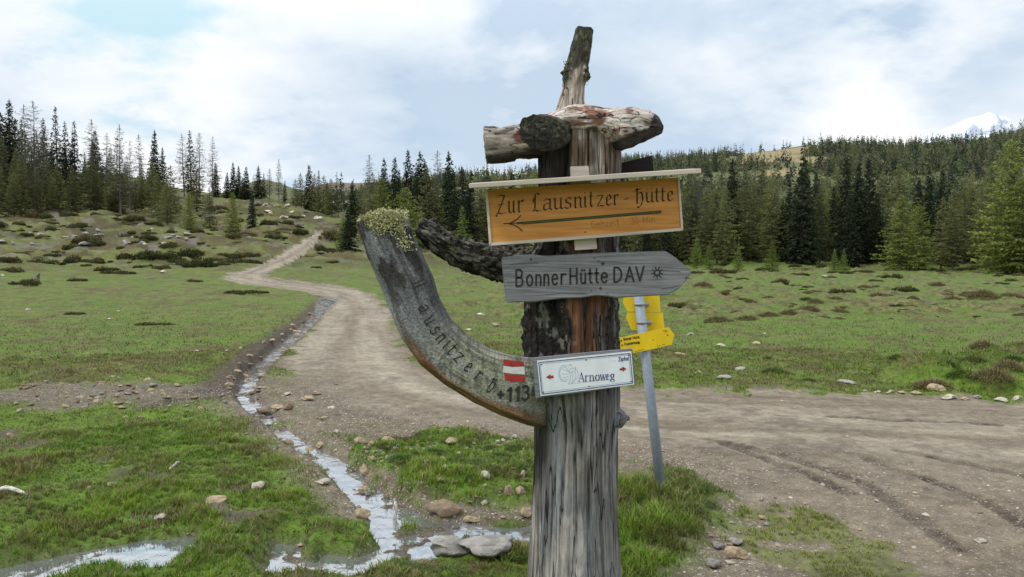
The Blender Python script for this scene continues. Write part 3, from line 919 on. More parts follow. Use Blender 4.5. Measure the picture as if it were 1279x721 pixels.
SANS = {   # x-height .66, cap height 1
 'B': (.56, [[(.05, 0), (.05, 1)], [(.05, 1), (.25, 1)] + arcp(.27, .76, .2, .24, 90, -90) + [(.05, .52)], [(.05, .52), (.28, .52)] + arcp(.28, .26, .24, .26, 90, -90) + [(.05, 0)]]),
 'D': (.66, [[(.05, 0), (.05, 1), (.2, 1)] + arcp(.2, .5, .4, .5, 90, -90, 16) + [(.05, 0)]]),
 'A': (.66, [[(0, 0), (.32, 1), (.64, 0)], [(.12, .34), (.52, .34)]]),
 'V': (.62, [[(0, 1), (.3, 0), (.6, 1)]]),
 'H': (.64, [[(.05, 0), (.05, 1)], [(.57, 0), (.57, 1)], [(.05, .5), (.57, .5)]]),
 'F': (.5, [[(.05, 0), (.05, 1), (.46, 1)], [(.05, .54), (.4, .54)]]),
 'G': (.68, [arcp(.36, .5, .32, .5, 50, 340, 18) + [(.66, .45), (.42, .45)]]),
 'M': (.8, [[(.05, 0), (.05, 1), (.38, .3), (.72, 1), (.72, 0)]]),
 'Z': (.6, [[(.03, 1), (.55, 1), (.03, 0), (.57, 0)]]),
 'o': (.56, [arcp(.27, .33, .23, .33, 0, 360, 20)]),
 'n': (.56, [[(.06, .66), (.06, 0)], [(.06, .4)] + arcp(.27, .42, .21, .24, 160, 0) + [(.48, 0)]]),
 'm': (.84, [[(.06, .66), (.06, 0)], [(.06, .4)] + arcp(.24, .44, .18, .22, 160, 0) + [(.42, 0)], [(.42, .4)] + arcp(.6, .44, .18, .22, 160, 0) + [(.78, 0)]]),
 'e': (.55, [[(.05, .34), (.49, .36)] + arcp(.27, .33, .23, .33, 10, 320, 18)]),
 'r': (.38, [[(.06, .66), (.06, 0)], [(.06, .38)] + arcp(.26, .42, .2, .24, 170, 60, 7)]),
 't': (.4, [[(.15, .94), (.15, .12), (.22, .02), (.34, .02)], [(-.02, .64), (.36, .64)]]),
 'u': (.56, [[(.06, .66), (.06, .24)] + arcp(.27, .24, .21, .24, 180, 360) + [(.48, .66)], [(.48, .3), (.48, 0)]]),
 'a': (.54, [arcp(.26, .3, .21, .3, 30, 330, 16), [(.48, .64), (.48, 0)]]),
 'b': (.56, [[(.06, 1), (.06, 0)], arcp(.27, .32, .22, .32, 150, -150, 16)]),
 'f': (.36, [arcp(.26, .8, .13, .2, 60, 180, 7) + [(.13, 0)], [(-.02, .62), (.3, .62)]]),
 'g': (.56, [arcp(.26, .34, .21, .3, 30, 330, 16), [(.48, .64), (.48, -.1)] + arcp(.28, -.1, .2, .2, 0, -150, 8)]),
 'h': (.56, [[(.06, 1), (.06, 0)], [(.06, .4)] + arcp(.27, .42, .21, .24, 160, 0) + [(.48, 0)]]),
 'i': (.2, [[(.08, .66), (.08, 0)], [(.08, .86), (.08, .92)]]),
 'k': (.5, [[(.06, 1), (.06, 0)], [(.44, .64), (.06, .28)], [(.18, .38), (.46, 0)]]),
 'p': (.56, [[(.06, .66), (.06, -.3)], arcp(.27, .32, .22, .32, 150, -150, 16)]),
 's': (.46, [[(.42, .58), (.3, .66), (.14, .64), (.07, .5), (.16, .38), (.34, .3), (.42, .17), (.34, .03), (.2, 0), (.05, .07)]]),
 'z': (.5, [[(.04, .64), (.44, .64), (.04, .02), (.47, .02)]]),
 'l': (.18, [[(.08, 1), (.08, 0)]]),
 '0': (.56, [arcp(.27, .5, .23, .5, 0, 360, 20)]),
 '1': (.4, [[(.05, .78), (.24, 1), (.24, 0)]]),
 '3': (.54, [[(.06, .92)] + arcp(.25, .76, .2, .24, 120, -80, 9), arcp(.25, .27, .24, .27, 80, -140, 11)]),
 '+': (.5, [[(.22, .15), (.22, .7)], [(0, .42), (.46, .42)]]),
 '-': (.45, [[(.08, .33), (.36, .33)]]),
 '.': (.2, [[(.08, 0), (.08, .05)]]),
 ' ': (.34, []),
}
SANS['ü'] = (.56, SANS['u'][1] + [[(.16, .84), (.16, .9)], [(.38, .84), (.38, .9)]])
FRAK = {   # x-height 1, broad pen
 'Z': (.95, [[(.0, 1.38), (.2, 1.52), (.8, 1.46)], [(.8, 1.46), (.1, .06)], [(-.08, -.02), (.15, .1), (.45, 0), (.92, .06)], [(.12, .74), (.72, .8)], [(.1, .06), (-.1, -.12), (.0, -.2)]]),
 'u': (.75, [[(-.05, .92), (.08, 1), (.1, .16), (.26, 0), (.56, .2)], [(.58, 1), (.58, .12), (.72, .0)]]),
 'r': (.6, [[(-.05, .9), (.1, 1), (.1, .05), (.22, 0)], [(.1, .75), (.36, 1), (.52, .86)]]),
 'L': (1.0, [[(.72, 1.36), (.55, 1.52), (.3, 1.45), (.26, .25), (.0, .02)], [(.0, .0), (.3, .12), (.55, -.02), (.92, .05)], [(.26, 1.2), (.08, 1.1), (.06, .75)]]),
 'a': (.85, [[(.06, .8), (.3, 1), (.62, .92), (.62, .12), (.78, .0)], [(.62, .62), (.12, .5), (.08, .14), (.28, 0), (.6, .22)]]),
 's': (.66, [[(.56, .86), (.34, 1), (.08, .82), (.14, .58), (.5, .42), (.52, .14), (.24, 0), (.0, .14)]]),
 'n': (.78, [[(-.05, .9), (.1, 1), (.1, .05), (.2, 0)], [(.1, .78), (.42, 1), (.58, .86), (.58, .12), (.72, 0)]]),
 'i': (.34, [[(-.04, .92), (.1, 1), (.1, .12), (.24, 0)], [(.08, 1.28), (.12, 1.36)]]),
 't': (.5, [[(.14, 1.36), (.12, .16), (.26, 0), (.42, .1)], [(-.1, .98), (.42, 1.0)]]),
 'z': (.72, [[(-.02, .9), (.1, 1), (.6, .98)], [(.6, .98), (.04, .04)], [(.0, .0), (.3, .08), (.66, .0)]]),
 'e': (.66, [[(.12, .46), (.54, .66), (.46, .92), (.28, 1), (.08, .8), (.08, .18), (.28, 0), (.58, .18)]]),
 '-': (.6, [[(.05, .5), (.5, .52)]]),
 'H': (1.0, [[(-.12, 1.2), (.08, 1.45), (.3, 1.3), (.62, 1.42)], [(.14, 1.36), (.14, .08), (.24, 0)], [(.14, .82), (.52, 1.08), (.76, .9), (.8, .3), (.62, -.2), (.32, -.46), (.18, -.3)]]),
}
FRAK['ü'] = (.75, FRAK['u'][1] + [[(.12, 1.3), (.16, 1.38)], [(.5, 1.3), (.54, 1.38)]])
SERIF = {  # x-height 1
 'A': (1.25, [('t', [(.1, .02), (.62, 1.55)]), ('w', [(.58, 1.5), (1.1, .02)]), ('t', [(.3, .52), (.86, .52)]), ('t', [(-.06, .02), (.3, .02)]), ('t', [(.9, .02), (1.3, .02)])]),
 'r': (.78, [('w', [(.2, .95), (.2, .02)]), ('t', [(.0, .02), (.44, .02)]), ('t', [(.02, .95), (.22, 1)]), ('t', [(.2, .7), (.42, .97), (.62, .98)]), ('w', [(.6, .95), (.68, .88)])]),
 'n': (1.08, [('w', [(.2, .95), (.2, .02)]), ('t', [(.0, .02), (.42, .02)]), ('t', [(.02, .95), (.22, 1)]), ('t', [(.2, .75), (.45, .98), (.66, .95)]), ('w', [(.68, .92), (.8, .72), (.8, .02)]), ('t', [(.6, .02), (1.02, .02)])]),
 'o': (1.02, [('w', arcp(.5, .5, .38, .48, 120, 240, 8)), ('w', arcp(.5, .5, .38, .48, -60, 60, 8)), ('t', arcp(.5, .5, .38, .48, 60, 120, 5)), ('t', arcp(.5, .5, .38, .48, 240, 300, 5))]),
 'w': (1.45, [('w', [(.12, .97), (.42, .03)]), ('t', [(.44, .03), (.72, .97)]), ('w', [(.68, .97), (1.0, .03)]), ('t', [(1.02, .03), (1.32, .97)]), ('t', [(-.04, .98), (.32, .98)]), ('t', [(1.14, .98), (1.46, .98)]), ('t', [(.56, .98), (.86, .98)])]),
 'e': (.94, [('t', [(.14, .56), (.8, .56)]), ('t', arcp(.48, .52, .34, .46, 8, 110, 7)), ('w', arcp(.48, .5, .36, .48, 110, 250, 9)), ('t', arcp(.48, .5, .36, .48, 250, 325, 6))]),
 'g': (1.0, [('w', arcp(.44, .66, .28, .32, 120, 240, 7)), ('w', arcp(.44, .66, .28, .32, -60, 60, 7)), ('t', arcp(.44, .66, .28, .32, 0, 360, 14)), ('t', [(.7, .86), (.94, .98)]), ('t', [(.3, .36), (.2, .2), (.34, .1)]), ('w', [(.3, .1), (.7, .06), (.84, -.12)]), ('t', arcp(.48, -.18, .38, .24, 0, -180, 10)), ('w', [(.1, -.18), (.16, .0)])]),
}

class Strokes:
    def __init__(self, Y): self.v = []; self.f = []; self.Y = Y; self.n = 0
    def quad(self, pts):
        k = len(self.v); y = self.Y - (self.n % 7) * 0.00008; self.n += 1
        for a, b in pts: self.v.append(P(a, b, y))
        self.f.append(tuple(range(k, k + len(pts))))
    def line(self, pts, w, cap=True):
        """round pen of width w (pixels)"""
        pts = [np.array(p, float) for p in pts]
        h = w / 2
        for a, b in zip(pts[:-1], pts[1:]):
            d = b - a; l = np.hypot(*d)
            if l < 1e-6: continue
            n = np.array([-d[1], d[0]]) / l * h
            self.quad([a - n, b - n, b + n, a + n])
        if cap:
            for p in pts:
                self.quad([p + h * np.array([math.cos(t), math.sin(t)]) for t in np.linspace(0, 2 * math.pi, 8, endpoint=False)])
    def nib(self, pts, n):
        """broad pen held at an angle: half nib vector n"""
        n = np.array(n, float)
        pts = [np.array(p, float) for p in pts]
        for a, b in zip(pts[:-1], pts[1:]):
            self.quad([a - n, b - n, b + n, a + n])
            d = b - a; d = d / (np.hypot(*d) + 1e-9)
            t = np.array([-d[1], d[0]]) * 0.32
            self.quad([a - t, b - t, b + t, a + t])
    def poly(self, pts): self.quad(pts)
    def build(self, name, mat):
        me = bpy.data.meshes.new(name)
        me.from_pydata([tuple(p) for p in self.v], [], self.f)
        me.update()
        for p in me.polygons:
            if p.normal.y > 0: p.flip()
        return link(name, me, mat)

def glyph_at(S, strokes, org, ex, ey, w):
    for st in strokes:
        S.line([np.array(org) + np.array(ex) * a + np.array(ey) * b for a, b in st], w)

def text_line(S, text, org, size, slope, w, spacing=0.04, font=SANS):
    o = np.array(org, float); ex = np.array([1, slope]); ex /= np.hypot(*ex); ey = np.array([ex[1], -ex[0]])
    for ch in text:
        adv, st = font[ch]
        glyph_at(S, st, o, ex * size, ey * size, w)
        o = o + ex * size * (adv + spacing)
    return o

def screws(pts, Y, r, name, mat):
    V = []; Fc = []
    for (a, b) in pts:
        c = P(a, b, Y); k = len(V)
        for rr, dy in ((r, 0.0), (r * 0.7, -0.0016), (0.0002, -0.002)):
            for t in range(10):
                V.append((c[0] + rr * math.cos(t * .6283), c[1] + dy, c[2] + rr * math.sin(t * .6283)))
        for g in (0, 10):
            for t in range(10):
                Fc.append((k + g + t, k + g + (t + 1) % 10, k + g + 10 + (t + 1) % 10, k + g + 10 + t))
    me = bpy.data.meshes.new(name); me.from_pydata(V, [], Fc); me.update()
    return link(name, me, mat)

SILVER = np.array([0.200, 0.206, 0.218]); PALE = np.array([0.42, 0.375, 0.33]); DARKW = np.array([0.028, 0.024, 0.022]); BLACKB = np.array([0.022, 0.019, 0.017])
RED = np.array([0.135, 0.062, 0.033]); LICH = np.array([0.52, 0.51, 0.29]); GREYL = np.array([0.20, 0.20, 0.17])

def cracks(a, h, dens=20, seed=0, wdt=0.05, vert=1.0):
    w = (fbm(a * 6, h * 1.6, 3, seed + 40) - .5) * 1.6
    n = vn2(a * dens + w, h * vert, seed)
    on = sst(0.42, 0.58, fbm(a * 5, h * 0.9, 2, seed + 70))
    return (1 - sst(0.0, wdt, np.abs(n - 0.5))) * on

def build_signpost():
    root = empty('signpost', (0.27, 3.45, 0.0), 'tall weathered tree trunk signpost with curved side branch, carrying wooden hut signs', 'signpost')
    # ---- trunk
    Lp = [(674, 160), (671, 200), (671, 230), (670, 290), (663, 325), (656, 370), (655, 420), (657, 455), (664, 500), (669, 530), (669, 560), (668, 600), (666, 640), (663, 690), (659, 735), (645, 800), (622, 870)]
    Rp = [(773, 160), (775, 200), (774, 230), (773, 290), (772, 325), (770, 370), (771, 420), (772, 455), (773, 500), (772, 530), (770, 560), (770, 600), (771, 640), (773, 690), (778, 735), (792, 800), (812, 870)]
    def zones(TH, S, V):
        _, py = project(V[..., 0] * 0 + 0.27, np.full(TH.shape, 3.45), V[..., 2])
        u = np.cos(TH)
        return py, u
    def tdisp(TH, S, HW, s):
        a = TH * 0.17
        # rows correspond to photo rows through s (about 165..870)
        py = 160 + s * 710
        u = np.cos(TH)
        c = cracks(np.cos(TH) * .12 + np.sin(TH) * .12, S, 19, 1, 0.05, .7) * 0.016 + cracks(a, S, 70, 9, 0.09, 1.1) * 0.006 + cracks(a, S, 130, 19, .1, 2) * .003
        lobes = (fbm(np.cos(TH) * 2.2 + 5, np.sin(TH) * 2.2 + S * 0.5, 3, 2) - .5) * 0.05
        rough = (fbm(np.cos(TH) * 6 + 9, S * 7 + np.sin(TH) * 6, 4, 6) - .5)
        barkz = sst(285, 320, py) * (1 - sst(430, 500, py))
        bu = barkz * np.clip(sst(-0.02, -0.2, u) + sst(0.35, 0.55, u), 0, 1)
        chunk = np.abs(fbm(a * 24, S * 13, 4, 12) - .5) * 2
        grain = (fbm(a * 60, S * 2.5, 3, 14) - .5) * 0.004
        top = 1 - sst(215, 260, py)
        plank = -0.014 * (1 - sst(0.0, 0.05, np.abs(u - 0.15))) * top - 0.012 * (1 - sst(0, .04, np.abs(u - .62))) * top - .012 * (1 - sst(0, .05, np.abs(u + .38))) * top
        return lobes + rough * 0.012 + grain - c * (1 - bu) + bu * (chunk * 0.030 - 0.006) + plank
    def tcol(TH, S, HW, s, d, V, fl):
        py, u = zones(TH, S, V)
        a = TH * 0.17
        u = u + (fbm(a * 9, S * 3, 3, 90) - .5) * 0.25
        grain = fbm(a * 45, S * 2.2, 4, 14); g2 = fbm(a * 90, S * 5, 3, 18); big = fbm(a * 8, S * 2.2, 4, 19)
        silver = SILVER * 1.0
        c = np.broadcast_to(silver, TH.shape + (3,)) * (0.85 + .55 * grain)[..., None]
        c = mixc(c, np.array([0.33, 0.30, 0.275]), sst(.52, .68, big * .6 + grain * .4) * .75)
        c = mixc(c, np.array([0.15, 0.135, 0.115]), sst(.5, .7, fbm(a * 12, S * 1.2, 3, 23)) * .5)
        c = mixc(c, DARKW * 1.4, cracks(np.cos(TH) * .12 + np.sin(TH) * .12, S, 19, 1, 0.065, .7) * .97)
        c = mixc(c, DARKW * 1.3, cracks(a, S, 70, 9, 0.11, 1.1) * .9)
        c = mixc(c, DARKW * 2.0, cracks(a, S, 130, 19, .12, 2) * .6)
        c = mixc(c, np.array([.40, .365, .33]), sst(.58, .64, fbm(a * 7, S * 1.6, 4, 29)) * .6)
        c = mixc(c, DARKW * 1.6, sst(.62, .72, fbm(a * 30, S * 2.0, 3, 27)) * .6)
        # left flank darker down past the branch joint, right edge darker further down
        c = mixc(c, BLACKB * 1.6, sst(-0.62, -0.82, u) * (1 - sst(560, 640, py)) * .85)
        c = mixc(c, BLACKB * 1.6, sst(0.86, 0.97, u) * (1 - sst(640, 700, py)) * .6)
        # middle: bark left, torn red wood, dark wood right
        m = sst(272, 292, py) * (1 - sst(455, 500, py + (grain - .5) * 50))
        fl2 = fbm(a * 40, S * 22, 4, 31)
        bark = mixc(np.broadcast_to(BLACKB, TH.shape + (3,)) * (0.5 + grain)[..., None], GREYL, sst(.60, .70, fl2) * .75)
        redw = np.broadcast_to(RED, TH.shape + (3,)) * (0.35 + 1.3 * grain)[..., None]
        redw = mixc(redw, np.array([.30, .17, .085]), sst(.55, .7, g2) * .5)
        redw = mixc(redw, DARKW, sst(.5, .62, fbm(a * 30, S * 3, 3, 33)) * .8)
        redw = mixc(redw, PALE * .8, sst(.62, .72, fbm(a * 26, S * 2.4, 3, 37)) * .5)
        gw = mixc(np.broadcast_to(DARKW * 1.6, TH.shape + (3,)), SILVER, sst(.5, .72, grain) * .8)
        mid = mixc(bark, redw, sst(-.22, -.04, u + (fbm(a * 20, S * 8, 4, 96) - .5) * .7))
        mid = mixc(mid, gw, sst(.40, .55, u + (fbm(a * 16, S * 5, 4, 97) - .5) * .8))
        c = mixc(c, mid, m)
        # top: black left, pale split wood in the middle
        t = 1 - sst(240, 262, py)
        pw = mixc(np.broadcast_to(PALE * .85, TH.shape + (3,)) * (.6 + .8 * grain)[..., None], np.array([.12, .085, .06]), sst(.5, .62, fbm(a * 16, S * 7, 4, 41)) * .85)
        pw = mixc(pw, np.array([.24, .15, .085]), sst(.5, .7, g2) * .5)
        bw = np.broadcast_to(BLACKB * 1.2, TH.shape + (3,)) * (.5 + grain)[..., None]
        tp = mixc(bw, pw, sst(-.36, -.26, u) * (1 - .4 * sst(.75, .9, u)))
        tp = mixc(tp, DARKW * .7, np.clip((1 - sst(0.01, .05, np.abs(u - .15))) + (1 - sst(.01, .04, np.abs(u - .62))), 0, 1) * .9)
        return mixc(c, tp, t)
    tr = limb_obj('trunk', MAT_WOOD, None, Lp, Rp, 3.45, 1.0, ns=620, nt=300, disp=tdisp, colf=tcol)
    child_world(tr, root)
    # small burl on the right flank
    bl = limb_obj('burl', MAT_WOOD, None, [(764, 507), (773, 508), (780, 514), (783, 519)], [(764, 537), (772, 536), (778, 532), (783, 526)], 3.42, 1.1, ns=30, nt=40,
                  disp=lambda TH, S, HW, s: (fbm(TH * 2, S * 50, 3, 3) - .5) * .012, colf=lambda TH, S, HW, s, d, V, f: np.broadcast_to(SILVER * .9, TH.shape + (3,)) * (.4 + 1.2 * fbm(TH * 5, S * 60, 3, 5))[..., None])
    bl.parent = tr

    # ---- big curved branch on the left
    aL = [(446, 279), (455, 308), (466, 334), (479, 364), (490, 392), (503, 423), (525, 455), (556, 481), (592, 504), (626, 519), (658, 530), (694, 538)]
    aR = [(508, 270), (516, 295), (529, 321), (541, 344), (550, 371), (563, 397), (586, 420), (612, 436), (640, 444), (662, 446), (690, 447), (715, 450)]
    def adisp(TH, S, HW, s):
        return (fbm(np.cos(TH) * 2 + 3, S * 4 + np.sin(TH) * 2, 4, 50) - .5) * 0.022 - cracks(TH * .1, S, 45, 51, .08, 1.2) * 0.006 \
            + sst(.3, .0, s) * (np.abs(fbm(TH * 3, S * 16, 3, 52) - .5)) * 0.018
    def acol(TH, S, HW, s, d, V, fl):
        a = TH * .11; u = np.cos(TH)
        grain = fbm(a * 55, S * 3, 4, 53); big = fbm(a * 12, S * 5, 4, 54)
        c = np.broadcast_to(np.array([.17, .175, .185]), TH.shape + (3,)) * (.4 + 1.2 * grain)[..., None]
        c = mixc(c, np.array([.34, .35, .37]), sst(.55, .68, big * .5 + grain * .5) * .6 * sst(.15, .3, s) * (1 - sst(.55, .7, s)))
        c = mixc(c, BLACKB * 1.5, sst(.48, .62, fbm(a * 20, S * 9, 4, 55)) * (1 - sst(.18, .42, s)) * .85)
        c = mixc(c, DARKW * 1.5, cracks(a, S, 45, 51, .10, 1.2) * .85)
        # hewn face, faintly green with algae
        green = np.array([.30, .305, .235])
        face = np.broadcast_to(green, TH.shape + (3,)) * (.5 + 1.0 * fbm(a * 60, S * 7, 4, 56))[..., None]
        face = mixc(face, np.array([.30, .30, .29]), sst(.55, .66, fbm(a * 34, S * 9, 4, 98)) * .7)
        face = mixc(face, DARKW * 2.5, sst(.62, .69, fbm(a * 70, S * 3, 3, 99)) * .55)
        face = mixc(face, np.array([.075, .085, .05]), sst(.56, .66, fbm(V[..., 0] * 60, V[..., 2] * 14, 3, 57)) * .6)
        c = mixc(c, face, sst(-.75, -.45, u + 0) * sst(.35, .6, s) * (np.sin(TH) < 0.2))
        # brown barkless lower edge
        br = np.broadcast_to(np.array([.21, .125, .068]), TH.shape + (3,)) * (.4 + 1.1 * fbm(S * 9, a * 70, 4, 58))[..., None]
        br = mixc(br, np.array([.34, .22, .13]), sst(.55, .68, fbm(S * 7, a * 40, 3, 59)) * .7)
        br = mixc(br, np.array([.20, .075, .028]), np.exp(-((s - .52) / .05) ** 2) * sst(-.99, -.7, u) * .9)
        c = mixc(c, br, sst(-.42, -.72, u + (big - .5) * .3) * sst(.32, .48, s) * (1 - .45 * sst(.86, .97, s)))
        c = mixc(c, np.array([.13, .095, .07]) , sst(.9, 1, s) * .5)
        return c
    arm = limb_obj('branch', MAT_BARK, None, aL, aR, [3.33] * 8 + [3.47], .95, ns=260, nt=150, disp=adisp, colf=acol, flat=([0, .12, .3, .6, 1], [.14, .12, .082, .082, .085]), capcol=(.20, .19, .14))
    arm['label'] = 'thick grey curved branch with carved and painted face, lichen on its cut top'
    child_world(arm, root)
    # lichen tufts on the cut end
    rr = np.random.default_rng(5)
    V = []; Tq = []; C = []
    def flake(p, s, col):
        k = len(V); ax = rr.normal(size=3); ax /= np.linalg.norm(ax); b = np.cross(ax, rr.normal(size=3)); b /= np.linalg.norm(b)
        for (q, w) in ((-1, -.5), (1, -.6), (.9, .7), (-.7, .6)):
            V.append(p + ax * s * q + b * s * w * .7 + rr.normal(size=3) * s * .15); C.append(col)
        Tq.append((k, k + 1, k + 2, k + 3))
    for _ in range(5200):
        t = rr.uniform(0, 1); px = 447 + 62 * t + rr.normal() * 1.0; edge = 279 - 9 * t
        py = edge + (rr.normal() * 3.5 - 6 * math.sin(math.pi * t) if rr.random() < .62 else abs(rr.normal()) * 9)
        if t > .68 and rr.random() < .33: py = edge + rr.uniform(0, 42); px = 490 + 16 * (py - edge) / 42 + rr.normal() * 5 + 4
        y = 3.33 - .105 * math.sqrt(max(0, 1 - ((px - 477 - (py - 274) * .35) / 33.0) ** 2)) * rr.choice([1, 1, 1, .3, -.2]) - rr.uniform(0, .012)
        flake(P(px, py, y), rr.uniform(.002, .0058), LICH * rr.uniform(.6, 1.25) * np.array([1, 1, rr.uniform(.7, 1.2)]))
    lm = mesh_np('lichen', np.array(V), quads=np.array(Tq), cols=np.array(C), smooth=False)
    lo = link('lichen', lm, MAT_SHRUBL); lo.parent = arm; lo['label'] = 'pale yellow green crust of lichen'
    # carved letters running down the branch
    ink = MAT_INK
    S = Strokes(3.2455)
    def on_arm(ch, c, ang, size, w, sx=.75):
        adv, st = FRAK[ch] if ch in FRAK else SANS[ch]
        ex = np.array([math.cos(ang), math.sin(ang)]); ey = np.array([ex[1], -ex[0]])
        o = np.array(c) - ex * size * adv * sx / 2 - ey * size * .5
        for stt in st: S.line([o + ex * size * sx * a + ey * size * b for a, b in stt], w)
    S.Y = 3.2225
    S.line([(517.5, 360), (533, 353)], 1.5); S.line([(516, 355), (529, 349.5)], 1.3); S.line([(517.5, 360), (514.5, 354)], 1.4); S.line([(533, 353), (532, 350)], 1.3)
    S.Y = 3.2455
    for ch, c, dg in (('a', (529, 386), 66), ('u', (536, 401), 60), ('s', (543.5, 413), 56), ('n', (551, 423), 53), ('i', (558, 431), 50), ('t', (564, 438), 47), ('z', (573, 447), 46), ('e', (585, 459), 44), ('r', (598, 470), 42)):
        on_arm(ch, c, math.radians(dg), 12.5, 1.5, .85)
    on_arm('H', (615, 482), math.radians(30), 10.0, 1.4)
    cl = S.build('carved_lettering', ink); cl.parent = arm
    S = Strokes(3.2442)
    for ch, c, sz in (('+', (622, 499), 14), ('1', (633.5, 501), 16.5), ('1', (643, 500.5), 17), ('3', (651.5, 499.5), 17)):
        adv, st = SANS[ch]; glyph_at(S, st, c, (sz, -.03 * sz), (0.04 * sz, -sz), 3.0)
    pn = S.build('path_number', ink); pn.parent = arm
    for nm, poly, mt in (('red_stripe', [(629, 449), (641, 450.5), (654, 452), (655, 457.5), (640, 458), (628.5, 456)], MAT_PAINTRED), ('white_stripe', [(628.5, 457), (640, 458.6), (655, 458), (655.5, 468), (641, 467), (628, 465.5)], MAT_PAINTWHITE),
                         ('red_stripe', [(629.5, 467), (641, 468), (655.5, 469.5), (655.5, 477), (641, 477.5), (631, 475)], MAT_PAINTRED)):
        S = Strokes(3.2452); S.poly(poly); o = S.build(nm, mt); o.parent = arm

    # ---- dark branch behind
    bL = [(521, 291), (530, 303), (545, 318), (570, 331), (598, 342), (628, 351), (662, 356), (700, 358)]
    bR = [(527, 276), (541, 275), (560, 288), (580, 297), (605, 303), (632, 308), (664, 309), (700, 308)]
    bk = limb_obj('bark_branch', MAT_BARK, None, bL[::1], bR, [3.36, 3.42, 3.46, 3.5], 1.0, ns=170, nt=90,
                  disp=lambda TH, S, HW, s: np.abs(fbm(TH * 3.5, S * 22, 4, 60) - .5) * .055 - .008 + (fbm(TH, S * 6, 2, 61) - .5) * .03,
                  colf=lambda TH, S, HW, s, d, V, f: mixc(mixc(np.broadcast_to(BLACKB * 1.3, TH.shape + (3,)), np.array([.17, .165, .15]), sst(.50, .62, fbm(TH * 6, S * 40, 4, 62)) * .85), np.array([.26, .25, .16]), sst(.63, .72, fbm(TH * 4, S * 26, 3, 63)) * .6),
                  capcol=(.17, .165, .12), capbulge=.012)
    bk['label'] = 'short dark branch stub with rough lichen flecked bark'
    child_world(bk, root)

    # ---- the crown log on top
    def pcol(TH, S, HW, s, d, V, f):
        x, z = V[..., 0], V[..., 2]
        sw = fbm(x * 5, z * 9 + V[..., 1] * 4, 3, 64)
        g = .5 + .5 * np.sin(sw * 70 + fbm(x * 30, z * 30, 3, 65) * 5)
        c = mixc(np.broadcast_to(np.array([.52, .455, .40]), TH.shape + (3,)), np.array([.27, .205, .16]), sst(.6, .98, g) * .6 * sst(.42, .6, fbm(x * 7, z * 7, 3, 92)))
        c = mixc(c, np.array([.17, .065, .035]), sst(.60, .68, fbm(x * 9, z * 30, 4, 66)) * .85)
        c = mixc(c, np.array([.60, .56, .52]), sst(.5, .65, fbm(x * 14 + 4, z * 22, 3, 67)) * .6)
        c = mixc(c, DARKW, sst(.66, .70, fbm(x * 22, z * 40, 3, 93)) * .8)
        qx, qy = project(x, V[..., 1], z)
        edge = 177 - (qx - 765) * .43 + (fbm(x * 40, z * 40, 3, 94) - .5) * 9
        c = mixc(c, np.array([.038, .036, .034]) * (.5 + fbm(x * 60, z * 60, 3, 95))[..., None], np.clip(sst(-2, 2, qy - edge) * (qx > 745) + sst(811, 817, qx + (qy - 150) * .3), 0, 1) * .95)  # dark tone below a slanting line on the right and over the right tip
        return c
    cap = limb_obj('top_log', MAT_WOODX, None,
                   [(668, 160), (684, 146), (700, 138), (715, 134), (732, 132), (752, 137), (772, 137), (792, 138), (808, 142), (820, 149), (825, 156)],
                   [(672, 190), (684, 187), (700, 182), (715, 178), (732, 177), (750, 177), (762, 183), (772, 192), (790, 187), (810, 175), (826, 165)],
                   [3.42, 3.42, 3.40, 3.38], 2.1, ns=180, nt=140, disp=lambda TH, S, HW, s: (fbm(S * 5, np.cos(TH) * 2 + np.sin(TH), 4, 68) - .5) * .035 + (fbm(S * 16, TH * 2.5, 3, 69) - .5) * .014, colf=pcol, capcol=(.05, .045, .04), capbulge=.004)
    cap['label'] = 'pale twisted log lying across the top of the post, dark on its underside at the right end'
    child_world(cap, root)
    lw = limb_obj('log_stub', MAT_WOODX, None,
                  [(605, 160), (615, 160), (628, 161), (645, 157), (660, 152), (690, 144)], [(608, 203), (620, 203), (636, 201), (652, 199), (668, 197), (690, 196)], [3.40, 3.43, 3.45], 1.35, ns=90, nt=100, expo=3.0,
                  disp=lambda TH, S, HW, s: (fbm(S * 9, TH * 2, 4, 71) - .5) * .024 - np.abs(fbm(S * 5, TH * 9, 4, 72) - .5) * .02 - .012 * sst(.62, .68, fbm(S * 12, TH * 4, 4, 74)),
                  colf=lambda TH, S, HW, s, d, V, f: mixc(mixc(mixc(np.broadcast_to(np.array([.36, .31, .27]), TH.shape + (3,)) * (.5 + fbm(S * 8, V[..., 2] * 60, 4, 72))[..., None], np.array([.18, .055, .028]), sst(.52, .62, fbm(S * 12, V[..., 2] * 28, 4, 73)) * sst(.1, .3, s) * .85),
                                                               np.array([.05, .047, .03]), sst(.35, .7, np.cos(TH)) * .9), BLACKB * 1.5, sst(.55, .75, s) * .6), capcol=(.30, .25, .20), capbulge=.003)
    child_world(lw, root)
    # round sawn end facing the viewer
    V = []; n = 72; rings = 26
    cc = P(678, 166, 3.15); c0 = P(700, 165, 3.52)
    R = []; Cc = []
    ncap = 26
